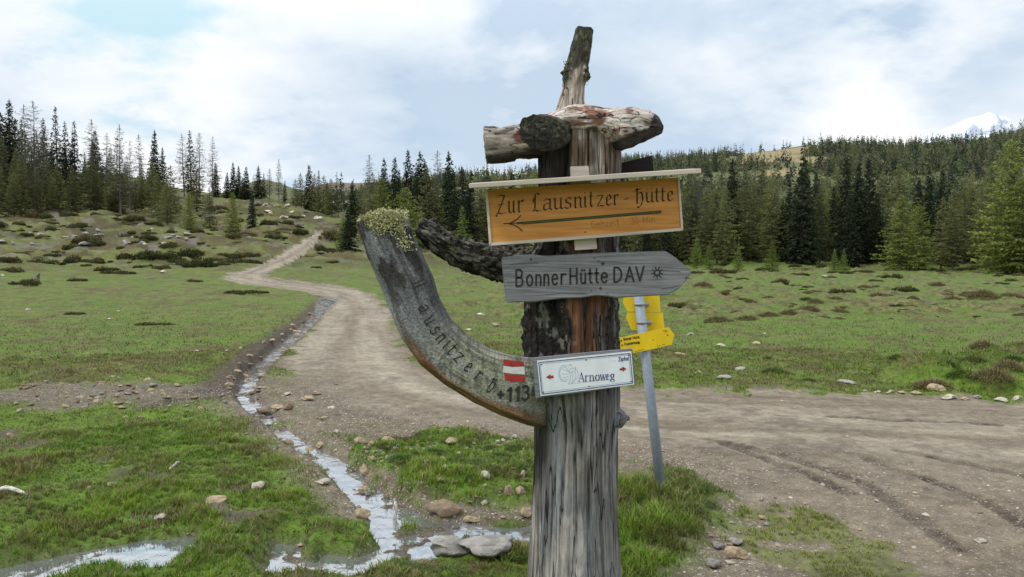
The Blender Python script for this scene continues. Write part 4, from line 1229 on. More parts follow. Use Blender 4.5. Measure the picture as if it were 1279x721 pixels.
    for k in range(rings + ncap):
        if k < rings: t = k / (rings - 1); sc = 1.0
        else: t = 1.0; sc = [.985, .96][k - rings] if k - rings < 2 else max(.004, .93 * (1 - (k - rings - 2) / (ncap - 3)))
        c = np.array(c0) * (1 - t) + np.array(cc) * t
        for j in range(n):
            an = 2 * math.pi * j / n
            nz = .88 + .24 * float(fbm(np.array([math.cos(an) * 1.3 + 4]), np.array([math.sin(an) * 1.3 + t * .6]), 3, 75)[0])
            rx, rz = .092 * nz * sc, .072 * nz * sc
            V.append((c[0] + rx * math.cos(an) , c[1] - (.012 * (1 - sc) if sc < 1 else 0) + rx * math.cos(an) * .25, c[2] + rz * math.sin(an) - rx * math.cos(an) * .12))
            g = fbm(np.array([math.cos(an) * sc * 5.0]), np.array([math.sin(an) * sc * 5.0 + t]), 4, 76)[0]
            g2 = fbm(np.array([math.cos(an) * sc * 16.0]), np.array([math.sin(an) * sc * 16.0 + t * 9]), 3, 78)[0]
            col = np.array([.035, .033, .029]) * (.5 + g) if sc < 1 else np.array([.05, .045, .038]) * (.4 + 1.2 * g)
            lk = float(sst(.5, .62, np.array(g2))) * (.45 if math.sin(an) > -.2 else .15)
            col = col * (1 - lk) + np.array([.15, .155, .09]) * lk
            Cc.append(col)
    i, j = np.meshgrid(np.arange(rings + ncap - 1), np.arange(n), indexing='ij'); j2 = (j + 1) % n
    q = np.stack([i * n + j, i * n + j2, (i + 1) * n + j2, (i + 1) * n + j], -1).reshape(-1, 4)
    V = np.array(V); V += (np.stack([vn2(V[:, 0] * 70, V[:, 2] * 90, 5 + k) for k in range(3)], 1) - .5) * .008
    se = link('sawn_stub', mesh_np('sawn_stub', V, quads=q, cols=np.array(Cc)), MAT_BARK); se['label'] = 'dark round sawn branch end pointing at the viewer'
    child_world(se, root)
    # upright branch stub
    up = limb_obj('upright_stub', MAT_WOOD, None, [(718, 36), (714, 56), (708, 78), (705, 97), (703, 112), (699, 126), (694, 142)], [(741, 38), (739, 58), (736, 80), (733, 96), (730, 112), (729, 125), (731, 142)], 3.40, 1.0, ns=140, nt=80,
                  disp=lambda TH, S, HW, s: (fbm(TH * 2, S * 14, 4, 81) - .5) * .016 + np.exp(-((s - .53) / .08) ** 2) * np.abs(fbm(TH * 3, S * 40, 3, 82) - .4) * .05 * (np.abs(np.cos(TH)) > .45),
                  colf=lambda TH, S, HW, s, d, V, f: mixc(mixc(np.broadcast_to(np.array([.44, .37, .32]), TH.shape + (3,)) * (.45 + 1.0 * fbm(TH * 5, S * 5, 4, 83))[..., None], mixc(np.broadcast_to(np.array([.045, .045, .038]), TH.shape + (3,)), np.array([.15, .16, .075]), sst(.55, .65, fbm(TH * 3, S * 45, 4, 84)) * .7),
                                                              np.clip((1 - sst(.42, .50, s + (fbm(TH * 2, S * 12, 3, 85) - .5) * .25)) + sst(.45, .75, np.abs(np.cos(TH)) + (fbm(TH * 4, S * 20, 3, 86) - .5) * .5) * (1 - sst(.58, .74, s)), 0, 1)), np.array([.10, .06, .04]), sst(.55, .65, fbm(TH * 7, S * 7, 3, 87)) * .5),
                  capcol=(.06, .055, .05), capbulge=.006)
    up['label'] = 'upright broken branch, dark mossy bark above and bare pale wood below'
    child_world(up, root)
    rr2 = np.random.default_rng(8); V.__class__
    VV = []; QQ = []; CC = []
    def flk(p, s, col):
        k = len(VV); ax = rr2.normal(size=3); ax /= np.linalg.norm(ax); b = np.cross(ax, rr2.normal(size=3)); b /= np.linalg.norm(b)
        for (q_, w) in ((-1, -.5), (1, -.6), (.9, .7), (-.7, .6)): VV.append(p + ax * s * q_ + b * s * w * .7); CC.append(col)
        QQ.append((k, k + 1, k + 2, k + 3))
    for _ in range(260):
        side = rr2.random()
        if side < .45: px, py = 707.5 + rr2.normal() * 1.6, 90 + rr2.normal() * 7
        elif side < .8: px, py = 732 + rr2.normal() * 1.5, 92 + rr2.normal() * 10
        else: px, py = 608 + rr2.normal() * 1.5, 196 + rr2.normal() * 6
        y = 3.38 + rr2.uniform(-.04, .02) if side < .8 else 3.33 + rr2.uniform(-.03, .05)
        flk(P(px, py, y), rr2.uniform(.0015, .0042), np.array([.10, .10, .06]) * rr2.uniform(.5, 1.6))
    o = link('moss', mesh_np('moss', np.array(VV), quads=np.array(QQ), cols=np.array(CC), smooth=False), MAT_SHRUBL); o.parent = up
    # dark board sticking out behind on the right
    db = slab('dark_board', [(766, 206), (815, 194), (816.5, 215), (766, 224)], 3.50, .05, MAT_DARKBOARD); child_world(db, root)

    # ---- orange sign with its little roof
    Yf = 3.235
    ob = slab('hut_sign', [(607, 237), (728, 229.5), (847.5, 222), (850, 255), (852.5, 287), (732, 297), (612, 306), (609.5, 271)], Yf, .022, MAT_ORANGE, bev=.002)
    ob['label'] = 'orange varnished wooden sign with black blackletter writing and an arrow to the left'
    child_world(ob, root)
    # white edging strips
    for nm, poly in (('edging', [(606, 236.5), (609, 236), (614.2, 305.5), (611, 306.5)]), ('edging', [(846.4, 221.5), (849, 221.5), (853.6, 287.5), (851, 287.8)]), ('edging', [(612.2, 303.4), (732, 294.6), (851.2, 284.8), (852.6, 288.2), (732, 298.4), (612.6, 307.2)])):
        o = slab(nm, poly, Yf - .006, .030, MAT_PALEWOOD, bev=.001); o.parent = ob
    # roof board: from 12 cm in front of the sign's face to just behind it
    A, B_ = P(585.5, 232.5, 3.115), P(876, 213.5, 3.115)
    dx = B_ - A; ang = math.atan2(dx[2], dx[0]); ln = np.hypot(dx[0], dx[2])
    xf = Matrix.Translation(Vector(A)) @ Matrix.Rotation(-ang, 4, 'Y') @ Matrix.Rotation(math.radians(7), 4, 'X')
    o = box('sign_roof', (0, 0, -.009), (ln, .155, .009), MAT_PALEWOOD, bev=.002, xf=xf); o.parent = ob
    bt = slab('batten', [(712, 208), (735, 207), (746, 311), (718, 313)], Yf + .0225, .018, MAT_PALEWOOD, bev=.002); bt.parent = ob
    S = Strokes(Yf - .0014)
    sc = 4.126; ox, oy = 580, 190
    letters = [('Z', 168), ('u', 226), ('r', 276), ('L', 352), ('a', 404), ('u', 462), ('s', 518), ('n', 566), ('i', 618), ('t', 646), ('z', 684), ('e', 730), ('r', 770), ('-', 820), ('H', 884), ('ü', 936), ('t', 986), ('t', 1016), ('e', 1046)]
    nxt = [214, 262, 306, 398, 456, 508, 556, 610, 632, 668, 720, 762, 796, 852, 928, 976, 1006, 1038, 1080]
    for (ch, x0), x1 in zip(letters, nxt):
        xh = np.interp(x0, [165, 1085], [63, 50]) / sc
        yb = 320 - (x0 - 165) * .0765
        o_ = np.array([ox + x0 / sc, oy + yb / sc])
        adv, st = FRAK[ch]
        sx = (x1 - x0) / sc / adv
        for stt in st:
            S.nib([o_ + np.array([a * sx, -a * sx * .0765 - b * xh]) for a, b in stt], (.85, -.55))
    o = S.build('lettering', MAT_INK); o.parent = ob
    S = Strokes(Yf - .0012)
    S.line([(ox + 275 / sc, oy + 367 / sc), (ox + 1012 / sc, oy + 308 / sc)], 2.9)
    o = S.build('arrow_shaft', MAT_ARROWGREEN); o.parent = ob
    S = Strokes(Yf - .0016)
    S.line([(ox + 203 / sc, oy + 369 / sc), (ox + 300 / sc, oy + 364 / sc)], 1.1)
    S.line([(ox + a / sc, oy + b / sc) for a, b in ((290, 328), (274, 345), (246, 362), (230, 369))], 1.3)
    S.line([(ox + a / sc, oy + b / sc) for a, b in ((298, 406), (280, 390), (256, 376), (230, 369))], 1.3)
    S.line([(ox + 300 / sc, oy + 362 / sc), (ox + 1012 / sc, oy + 303 / sc)], .7)
    S.line([(ox + 300 / sc, oy + 372 / sc), (ox + 1012 / sc, oy + 314 / sc)], .7)
    o = S.build('arrow_head', MAT_INK); o.parent = ob
    S = Strokes(Yf - .0010)
    text_line(S, 'Gehzeit - 30 Min', (ox + 655 / sc, oy + 389 / sc), 8.0, -.083, .75, .16)
    o = S.build('faded_lettering', MAT_FADED); o.parent = ob
    o = screws([(731, 290), (654, 250)], Yf - .001, .003, 'nail', MAT_DARKMETAL); o.parent = ob

    # ---- grey wooden arrow sign
    sc2 = 4.919
    q2 = [(30, 108), (120, 94), (210, 86), (300, 97), (420, 92), (560, 82), (700, 76), (850, 72), (1040, 66), (1100, 106), (1150, 148), (1200, 190), (1178, 235), (1122, 300), (1052, 338), (900, 346), (800, 352), (740, 358), (690, 346), (610, 340), (520, 356), (400, 358), (240, 380), (140, 382), (62, 386), (50, 300), (38, 200)]
    Yg = 3.225
    gb = slab('arrow_sign', [(620 + a / sc2, 300 + b / sc2) for a, b in q2], Yg, .032, MAT_GREYWOOD, bev=.004)
    gb['label'] = 'weathered grey wooden arrow board pointing right with dark carved lettering'
    child_world(gb, root)
    S = Strokes(Yg - .0012)
    lt = [('B', 118, 168), ('o', 184, 228), ('n', 240, 280), ('n', 290, 328), ('e', 340, 382), ('r', 394, 430), ('H', 450, 502), ('ü', 516, 554), ('t', 566, 594), ('t', 606, 632), ('e', 642, 688), ('D', 720, 776), ('A', 794, 848), ('V', 858, 910)]
    for ch, x0, x1 in lt:
        cap_h = np.interp(x0, [118, 880], [101, 86]) / sc2
        yb = 284 - (x0 - 118) * .044
        o_ = np.array([620 + x0 / sc2, 300 + yb / sc2]); adv, st = SANS[ch]; sx = (x1 - x0) / sc2 / (adv + .04)
        for stt in st: S.line([o_ + np.array([a * sx, -a * sx * .044 - b * cap_h]) for a, b in stt], 2.25)
    c = np.array([620 + 988 / sc2, 300 + 200 / sc2])
    for k in range(9):     # the star-shaped flower mark
        an = k * 2 * math.pi / 9 + .2
        d = np.array([math.cos(an), math.sin(an)]); n_ = np.array([-d[1], d[0]])
        S.poly([c + d * 2.6 - n_ * 1.15, c + d * 8.2 - n_ * .25, c + d * 8.2 + n_ * .25, c + d * 2.6 + n_ * 1.15])
    S.line([c + 3.0 * np.array([math.cos(t), math.sin(t)]) for t in np.linspace(0, 2 * math.pi, 14)], 1.0)
    o = S.build('lettering', MAT_INK); o.parent = gb
    S = Strokes(Yg - .0010)
    for (a, b, r) in ((600, 112, .9), (628, 128, .9), (654, 144, 2.2), (640, 296, 1.7), (585, 313, .8), (680, 328, .8), (1165, 232, 1.2), (212, 118, 1.6), (668, 100, .6), (490, 96, .5)):
        c = np.array([620 + a / sc2, 300 + b / sc2]); S.poly([c + r * np.array([math.cos(t) * rr.uniform(.8, 1.2), math.sin(t)]) for t in np.linspace(0, 2 * math.pi, 10, endpoint=False)])
    for pts in ([(60, 262), (180, 256), (330, 262)], [(910, 190), (1010, 186), (1130, 194)], [(80, 150), (200, 140), (260, 142)], [(1010, 300), (1080, 290), (1120, 280)], [(300, 335), (420, 325), (560, 330)]):
        S.line([(620 + a / sc2, 300 + b / sc2) for a, b in pts], .55, cap=False)
    o = S.build('knot', MAT_KNOT); o.parent = gb

    # ---- white enamel sign on its wooden backing
    sc3 = 7.994; m3 = lambda a, b: (650 + a / sc3, 420 + b / sc3)
    Yw = 3.215
    bb = slab('backing_board', [m3(*p) for p in ((118, 222), (620, 172), (1120, 128), (1136, 300), (1150, 482), (650, 560), (150, 622), (134, 420))], Yw + .004, .034, MAT_GREYWOOD, bev=.003)
    child_world(bb, root)
    wp = slab('white_sign', [m3(*p) for p in ((166, 246), (1108, 152), (1138, 484), (202, 600))], Yw, .0035, MAT_ENAMEL, bev=.0008)
    wp.parent = bb; wp['label'] = 'white enamel trail plate with blue border, red arrows and ammonite drawing'
    S = Strokes(Yw - .0009)
    fr = [(182, 264), (1094, 173), (1121, 468), (216, 579)]
    S.line([m3(*p) for p in fr + fr[:1]], .95)
    fr2 = [(196, 278), (1080, 190), (1106, 454), (228, 560)]
    S.line([m3(*p) for p in fr2 + fr2[:1]], .3)
    for ch, x0, x1 in (('A', 580, 640), ('r', 642, 682), ('n', 686, 742), ('o', 744, 794), ('w', 794, 858), ('e', 856, 892), ('g', 894, 946)):
        xh = 57 / sc3; o_ = np.array(m3(x0, 455 - (x0 - 580) * .062)); adv, st = SERIF[ch]; sx = (x1 - x0) / sc3 / adv
        for kind, stt in st: S.line([o_ + np.array([a * sx, -a * sx * .062 - b * xh]) for a, b in stt], 1.25 if kind == 'w' else .5)
    S2 = S
    text_line(S2, 'Zipfer', m3(980, 249), 4.6, -.085, .75, .05)
    o = S.build('lettering', MAT_BLUE); o.parent = wp
    S = Strokes(Yw - .0007)
    for pts in (arcp(440, 370, 58, 84, 70, 300, 18), arcp(436, 372, 44, 68, 75, 300, 16), [(440, 300), (452, 316), (484, 345)], [(416, 326), (440, 338), (478, 352)], [(412, 375), (440, 380), (482, 374)], [(418, 412), (446, 414), (482, 400)], [(432, 440), (455, 436), (484, 424)],
                arcp(505, 320, 50, 40, 150, 20, 12) + [(550, 305), (540, 322), (510, 318), (478, 352)], [(484, 352), (500, 382), (500, 430), (478, 474)], [(508, 345), (526, 385), (522, 440), (512, 470)], [(530, 334), (552, 372), (550, 428), (524, 468)], [(545, 322), (572, 352), (578, 402), (552, 440)], [(478, 476), (560, 468), (700, 452), (880, 432)],
                [(470, 300), (500, 292), (520, 300)], [(486, 286), (500, 280), (515, 284)]):
        S.line([m3(a, b) for a, b in pts], .38, cap=False)
    for k in range(9): S.line([m3(876 + k * 9.5, 251 - k * .8 - 3), m3(880 + k * 9.5, 250 - k * .8)], .35, cap=False)
    o = S.build('emblem', MAT_BLUEGREY); o.parent = wp
    S = Strokes(Yw - .0011)
    S.poly([m3(*p) for p in ((256, 409), (302, 380), (300, 432))]); S.poly([m3(*p) for p in ((296, 397), (330, 392), (331, 417), (298, 421))])
    S.poly([m3(*p) for p in ((1060, 325), (1016, 303), (1022, 354))]); S.poly([m3(*p) for p in ((1022, 317), (990, 322), (993, 343), (1024, 338))])
    o = S.build('red_arrow', MAT_PAINTRED); o.parent = wp
    o = screws([m3(*p) for p in ((208, 282), (655, 237), (684, 502), (228, 560), (1082, 190), (1106, 452))], Yw - .0008, .0030, 'screw', MAT_DARKMETAL); o.parent = wp
    o = screws([m3(700, -780 + 0)], Yf + .02, .004, 'screw', MAT_DARKMETAL); o.parent = bb
    return root

MAT_SHRUBL = attr_mat('lichen_crust', 0.95, (90, .7, 1.3), 0.05)
MAT_INK = plain_mat('carved_black', (.022, .020, .018), .8, (60, .6, 1.8))
MAT_KNOT = plain_mat('knot_dark', (.045, .042, .042), .85)
MAT_PAINTRED = plain_mat('red_paint', (.36, .035, .028), .6, (55, .65, 1.25))
MAT_PAINTWHITE = plain_mat('white_paint', (.62, .61, .58), .6, (55, .75, 1.15))
MAT_ARROWGREEN = plain_mat('green_paint', (.07, .095, .03), .6, (50, .7, 1.3))
MAT_FADED = plain_mat('faded_engraving', (.36, .175, .055), .8)
MAT_DARKMETAL = plain_mat('rusty_screw', (.06, .05, .045), .5, metallic=.7)
MAT_ENAMEL = plain_mat('white_enamel', (.76, .80, .85), .3, (16, .86, 1.05), .5, mscale=(1, 1, .25))
MAT_BLUE = plain_mat('blue_print', (.035, .055, .18), .4)
MAT_BLUEGREY = plain_mat('grey_print', (.30, .35, .44), .5)
MAT_DARKBOARD = plain_mat('black_board', (.028, .024, .023), .85, (40, .6, 1.4), mscale=(.1, 1, 1))
MAT_PALEWOOD = plain_mat('pale_plank', (.60, .52, .45), .75, (45, .72, 1.2), mscale=(.06, 1, 1), bumpd=.001)

def varnished():
    m, nt, b, out = newmat('orange_varnish')
    L = nt.links.new
    tc = nt.nodes.new('ShaderNodeTexCoord')
    mp = nt.nodes.new('ShaderNodeMapping'); mp.inputs['Rotation'].default_value = (0, math.radians(4.3), 0); mp.inputs['Scale'].default_value = (1.4, 1, 22)
    L(tc.outputs['Object'], mp.inputs[0])
    n = nt.nodes.new('ShaderNodeTexNoise'); n.inputs['Scale'].default_value = 2.6; n.inputs['Detail'].default_value = 7; n.inputs['Distortion'].default_value = .6
    L(mp.outputs[0], n.inputs['Vector'])
    cr = nt.nodes.new('ShaderNodeValToRGB')
    cr.color_ramp.elements[0].position = .3; cr.color_ramp.elements[0].color = (.47, .185, .036, 1)
    cr.color_ramp.elements[1].position = .7; cr.color_ramp.elements[1].color = (.68, .31, .075, 1)
    L(n.outputs['Fac'], cr.inputs[0])
    # worn pale patches near the foot of the board
    n2 = nt.nodes.new('ShaderNodeTexNoise'); n2.inputs['Scale'].default_value = 7; n2.inputs['Detail'].default_value = 5
    mp2 = nt.nodes.new('ShaderNodeMapping'); mp2.inputs['Rotation'].default_value = (0, math.radians(4.3), 0); mp2.inputs['Scale'].default_value = (.45, 1, 2.2)
    L(tc.outputs['Object'], mp2.inputs[0]); L(mp2.outputs[0], n2.inputs['Vector'])
    sp = nt.nodes.new('ShaderNodeSeparateXYZ'); L(tc.outputs['Object'], sp.inputs[0])
    zz = P(730, 290, 3.235)[2]
    mr = nt.nodes.new('ShaderNodeMapRange'); mr.inputs['From Min'].default_value = zz - .03; mr.inputs['From Max'].default_value = zz + .075; mr.inputs['To Min'].default_value = .20; mr.inputs['To Max'].default_value = -.12
    L(sp.outputs['Z'], mr.inputs[0])
    ad = nt.nodes.new('ShaderNodeMath'); ad.operation = 'ADD'; L(n2.outputs['Fac'], ad.inputs[0]); L(mr.outputs[0], ad.inputs[1])
    m2 = nt.nodes.new('ShaderNodeMapRange'); m2.inputs['From Min'].default_value = .62; m2.inputs['From Max'].default_value = .78; m2.inputs['To Max'].default_value = .6
    L(ad.outputs[0], m2.inputs[0])
    mx = nt.nodes.new('ShaderNodeMix'); mx.data_type = 'RGBA'; L(m2.outputs[0], mx.inputs[0]); L(cr.outputs[0], mx.inputs[6]); mx.inputs[7].default_value = (.62, .42, .24, 1)
    L(mx.outputs[2], b.inputs['Base Color']); b.inputs['Roughness'].default_value = .5; b.inputs['Specular IOR Level'].default_value = .35
    return m
MAT_ORANGE = varnished()

def greywood():
    m, nt, b, out = newmat('silver_grey_board')
    L = nt.links.new
    tc = nt.nodes.new('ShaderNodeTexCoord')
    mp = nt.nodes.new('ShaderNodeMapping'); mp.inputs['Rotation'].default_value = (0, math.radians(2.4), 0); mp.inputs['Scale'].default_value = (1.2, 1, 26)
    L(tc.outputs['Object'], mp.inputs[0])
    n = nt.nodes.new('ShaderNodeTexNoise'); n.inputs['Scale'].default_value = 3.4; n.inputs['Detail'].default_value = 8; n.inputs['Roughness'].default_value = .62; n.inputs['Distortion'].default_value = .9
    L(mp.outputs[0], n.inputs['Vector'])
    n2 = noise_node(nt, 6, 4, .6)
    cr = nt.nodes.new('ShaderNodeValToRGB')
    cr.color_ramp.elements[0].position = .28; cr.color_ramp.elements[0].color = (.100, .102, .108, 1)
    cr.color_ramp.elements[1].position = .72; cr.color_ramp.elements[1].color = (.27, .274, .29, 1)
    L(n.outputs['Fac'], cr.inputs[0])
    c = mul_range(nt, cr.outputs[0], n2, .78, 1.22)
    L(c, b.inputs['Base Color']); b.inputs['Roughness'].default_value = .85; b.inputs['Specular IOR Level'].default_value = .2
    bump(nt, b, n.outputs['Fac'], .004)
    return m
MAT_GREYWOOD = greywood()
build_signpost()

# ------------------------------------------------------------------ the metal trail post with yellow arrow plates
MAT_GALV = plain_mat('galvanised_steel', (.235, .275, .325), .55, (25, .82, 1.15), .4)
MAT_YELLOW = plain_mat('yellow_enamel', (.80, .56, .012), .4, (14, .82, 1.06), .45, mscale=(1, 1, .3))
def tube(name, a, b, r, mat, n=20, cap=True):
    a, b = Vector(a), Vector(b); d = (b - a); q = d.to_track_quat('Z', 'Y'); V = []; Fc = []
    for t, rr in ((0, r), (1, r)):
        for k in range(n):
            V.append(a + d * t + q @ Vector((rr * math.cos(2 * math.pi * k / n), rr * math.sin(2 * math.pi * k / n), 0)))
    for k in range(n): Fc.append((k, (k + 1) % n, n + (k + 1) % n, n + k))
    Fc.append(tuple(range(n))[::-1]); Fc.append(tuple(range(n, 2 * n)))
    me = bpy.data.meshes.new(name); me.from_pydata([tuple(v) for v in V], [], Fc); me.update()
    for p in me.polygons: p.use_smooth = len(p.vertices) == 4
    return link(name, me, mat)
def build_trailpost():
    Yp = 5.42
    foot = P(828.5, 634, Yp); top = P(795.5, 352, Yp)
    root = empty('trail_post', tuple(foot), 'leaning grey steel pole with yellow arrow plates, behind the wooden signpost', 'trail sign')
    low = Vector(foot) + (Vector(foot) - Vector(top)) * .08
    pole = tube('pole', low, top, .0335, MAT_GALV); child_world(pole, root)
    sc = 8.01; m4 = lambda a, b: (760 + a / sc, 360 + b / sc)
    u1 = slab('arrow_plate', [m4(*p) for p in ((60, 110), (140, 62), (240, -6), (505, -20), (512, 80), (521, 243), (350, 240), (192, 236), (146, 150), (150, 98))], Yp + .040, .004, MAT_YELLOW, bev=.001)
    u2 = slab('arrow_plate', [m4(*p) for p in ((192, 239), (350, 243), (545, 247), (563, 412), (400, 432), (228, 416), (176, 300))], Yp + .043, .004, MAT_YELLOW, bev=.001)
    u3 = slab('arrow_plate', [m4(*p) for p in ((90, 502), (340, 448), (602, 390), (661, 465), (634, 566), (440, 612), (250, 652), (114, 616))], Yp - .046, .004, MAT_YELLOW, bev=.001)
    for u in (u1, u2, u3): child_world(u, root)
    u1['label'] = 'topmost yellow plate seen from the back, pointing left'; u2['label'] = 'middle yellow plate seen from the back'; u3['label'] = 'lower yellow plate with lettering, pointing right'
    S = Strokes(Yp - .0478)
    text_line(S, 'Bonner Hütte', m4(152, 524), 3.0, -.16, .55, .06)
    text_line(S, 'Frankenberg', m4(162, 574), 3.2, -.16, .55, .03)
    for a, b, r in ((127, 527, 1.1), (137, 571, 1.1), (302, 550, 1.1), (446, 518, .7), (590, 470, .8)):
        c = np.array(m4(a, b)); S.poly([c + r * np.array([math.cos(t), math.sin(t)]) for t in np.linspace(0, 6.283, 9)[:-1]])
    for pts in ([(540, 428), (590, 420)], [(562, 440), (592, 432)], [(486, 582), (520, 574)], [(540, 568), (566, 560)], [(262, 636), (356, 612)]):
        S.line([m4(*p) for p in pts], .45, cap=False)
    o = S.build('lettering', MAT_INK); o.parent = u3
    for (a, b) in ((345, 160), (372, 342)):
        c = P(*m4(a, b), Yp)
        V = tube('clamp', (c[0] - .055, Yp + .028, c[2] + .004), (c[0] + .045, Yp + .028, c[2] - .004), .013, MAT_CLAMP, 14); child_world(V, root)
        ringm = tube('clamp', (c[0] - .055 + .0, Yp - .002, c[2] - .008), (c[0] - .055, Yp - .002, c[2] + .008), .0365, MAT_CLAMP, 20)
        # wrap the band round the leaning pole
        t = (c[2] - foot[2]) / (top[2] - foot[2]); px_ = foot[0] + (top[0] - foot[0]) * t
        for v in ringm.data.vertices: v.co.x += px_ - (c[0] - .055)
        child_world(ringm, root)
    return root
MAT_CLAMP = plain_mat('clamp_steel', (.32, .335, .35), .55, (40, .8, 1.15), .4)
build_trailpost()

# ------------------------------------------------------------------ trees
def tube_geo(pts, rad, n=7):
    V = []; Q = []
    pts = np.array(pts, float)
    for k, (p, r) in enumerate(zip(pts, rad)):
        d = pts[min(k + 1, len(pts) - 1)] - pts[max(k - 1, 0)]; d /= np.linalg.norm(d) + 1e-9
        a = np.cross(d, [0.3, 0.9, 0.1]); a /= np.linalg.norm(a); b = np.cross(d, a)
        for j in range(n):
            t = 2 * math.pi * j / n
            V.append(p + r * (math.cos(t) * a + math.sin(t) * b))
    for k in range(len(pts) - 1):
        for j in range(n):
            Q.append((k * n + j, k * n + (j + 1) % n, (k + 1) * n + (j + 1) % n, (k + 1) * n + j))
    return V, Q

class Geo:
    def __init__(s): s.V = []; s.Q = []; s.C = []; s.n = 0
    def add(s, V, Q, C):
        V = np.asarray(V, float).reshape(-1, 3); Q = np.asarray(Q, int)
        C = np.asarray(C, float)
        if C.ndim == 1: C = np.tile(C, (len(V), 1))
        s.V.append(V); s.Q.append(Q + s.n); s.C.append(C); s.n += len(V)
    def mesh(s, name, smooth=False):
        return mesh_np(name, np.vstack(s.V), quads=np.vstack(s.Q), cols=np.vstack(s.C), smooth=smooth)

def diamonds(c, ax, side, l, w, col):
    """many small leaf sprays at once: centres, long axis, side axis, half length, half width, colour"""
    n = len(c)
    ax = ax / (np.linalg.norm(ax, axis=1)[:, None] + 1e-9)
    side = side - ax * (ax * side).sum(1)[:, None]; side = side / (np.linalg.norm(side, axis=1)[:, None] + 1e-9)
    l = l[:, None]; w = w[:, None]
    V = np.stack([c - ax * l, c + side * w - ax * l * .15, c + ax * l, c - side * w - ax * l * .15], 1).reshape(-1, 3)
    Q = np.arange(4 * n).reshape(n, 4)
    return V, Q, np.repeat(col, 4, 0)

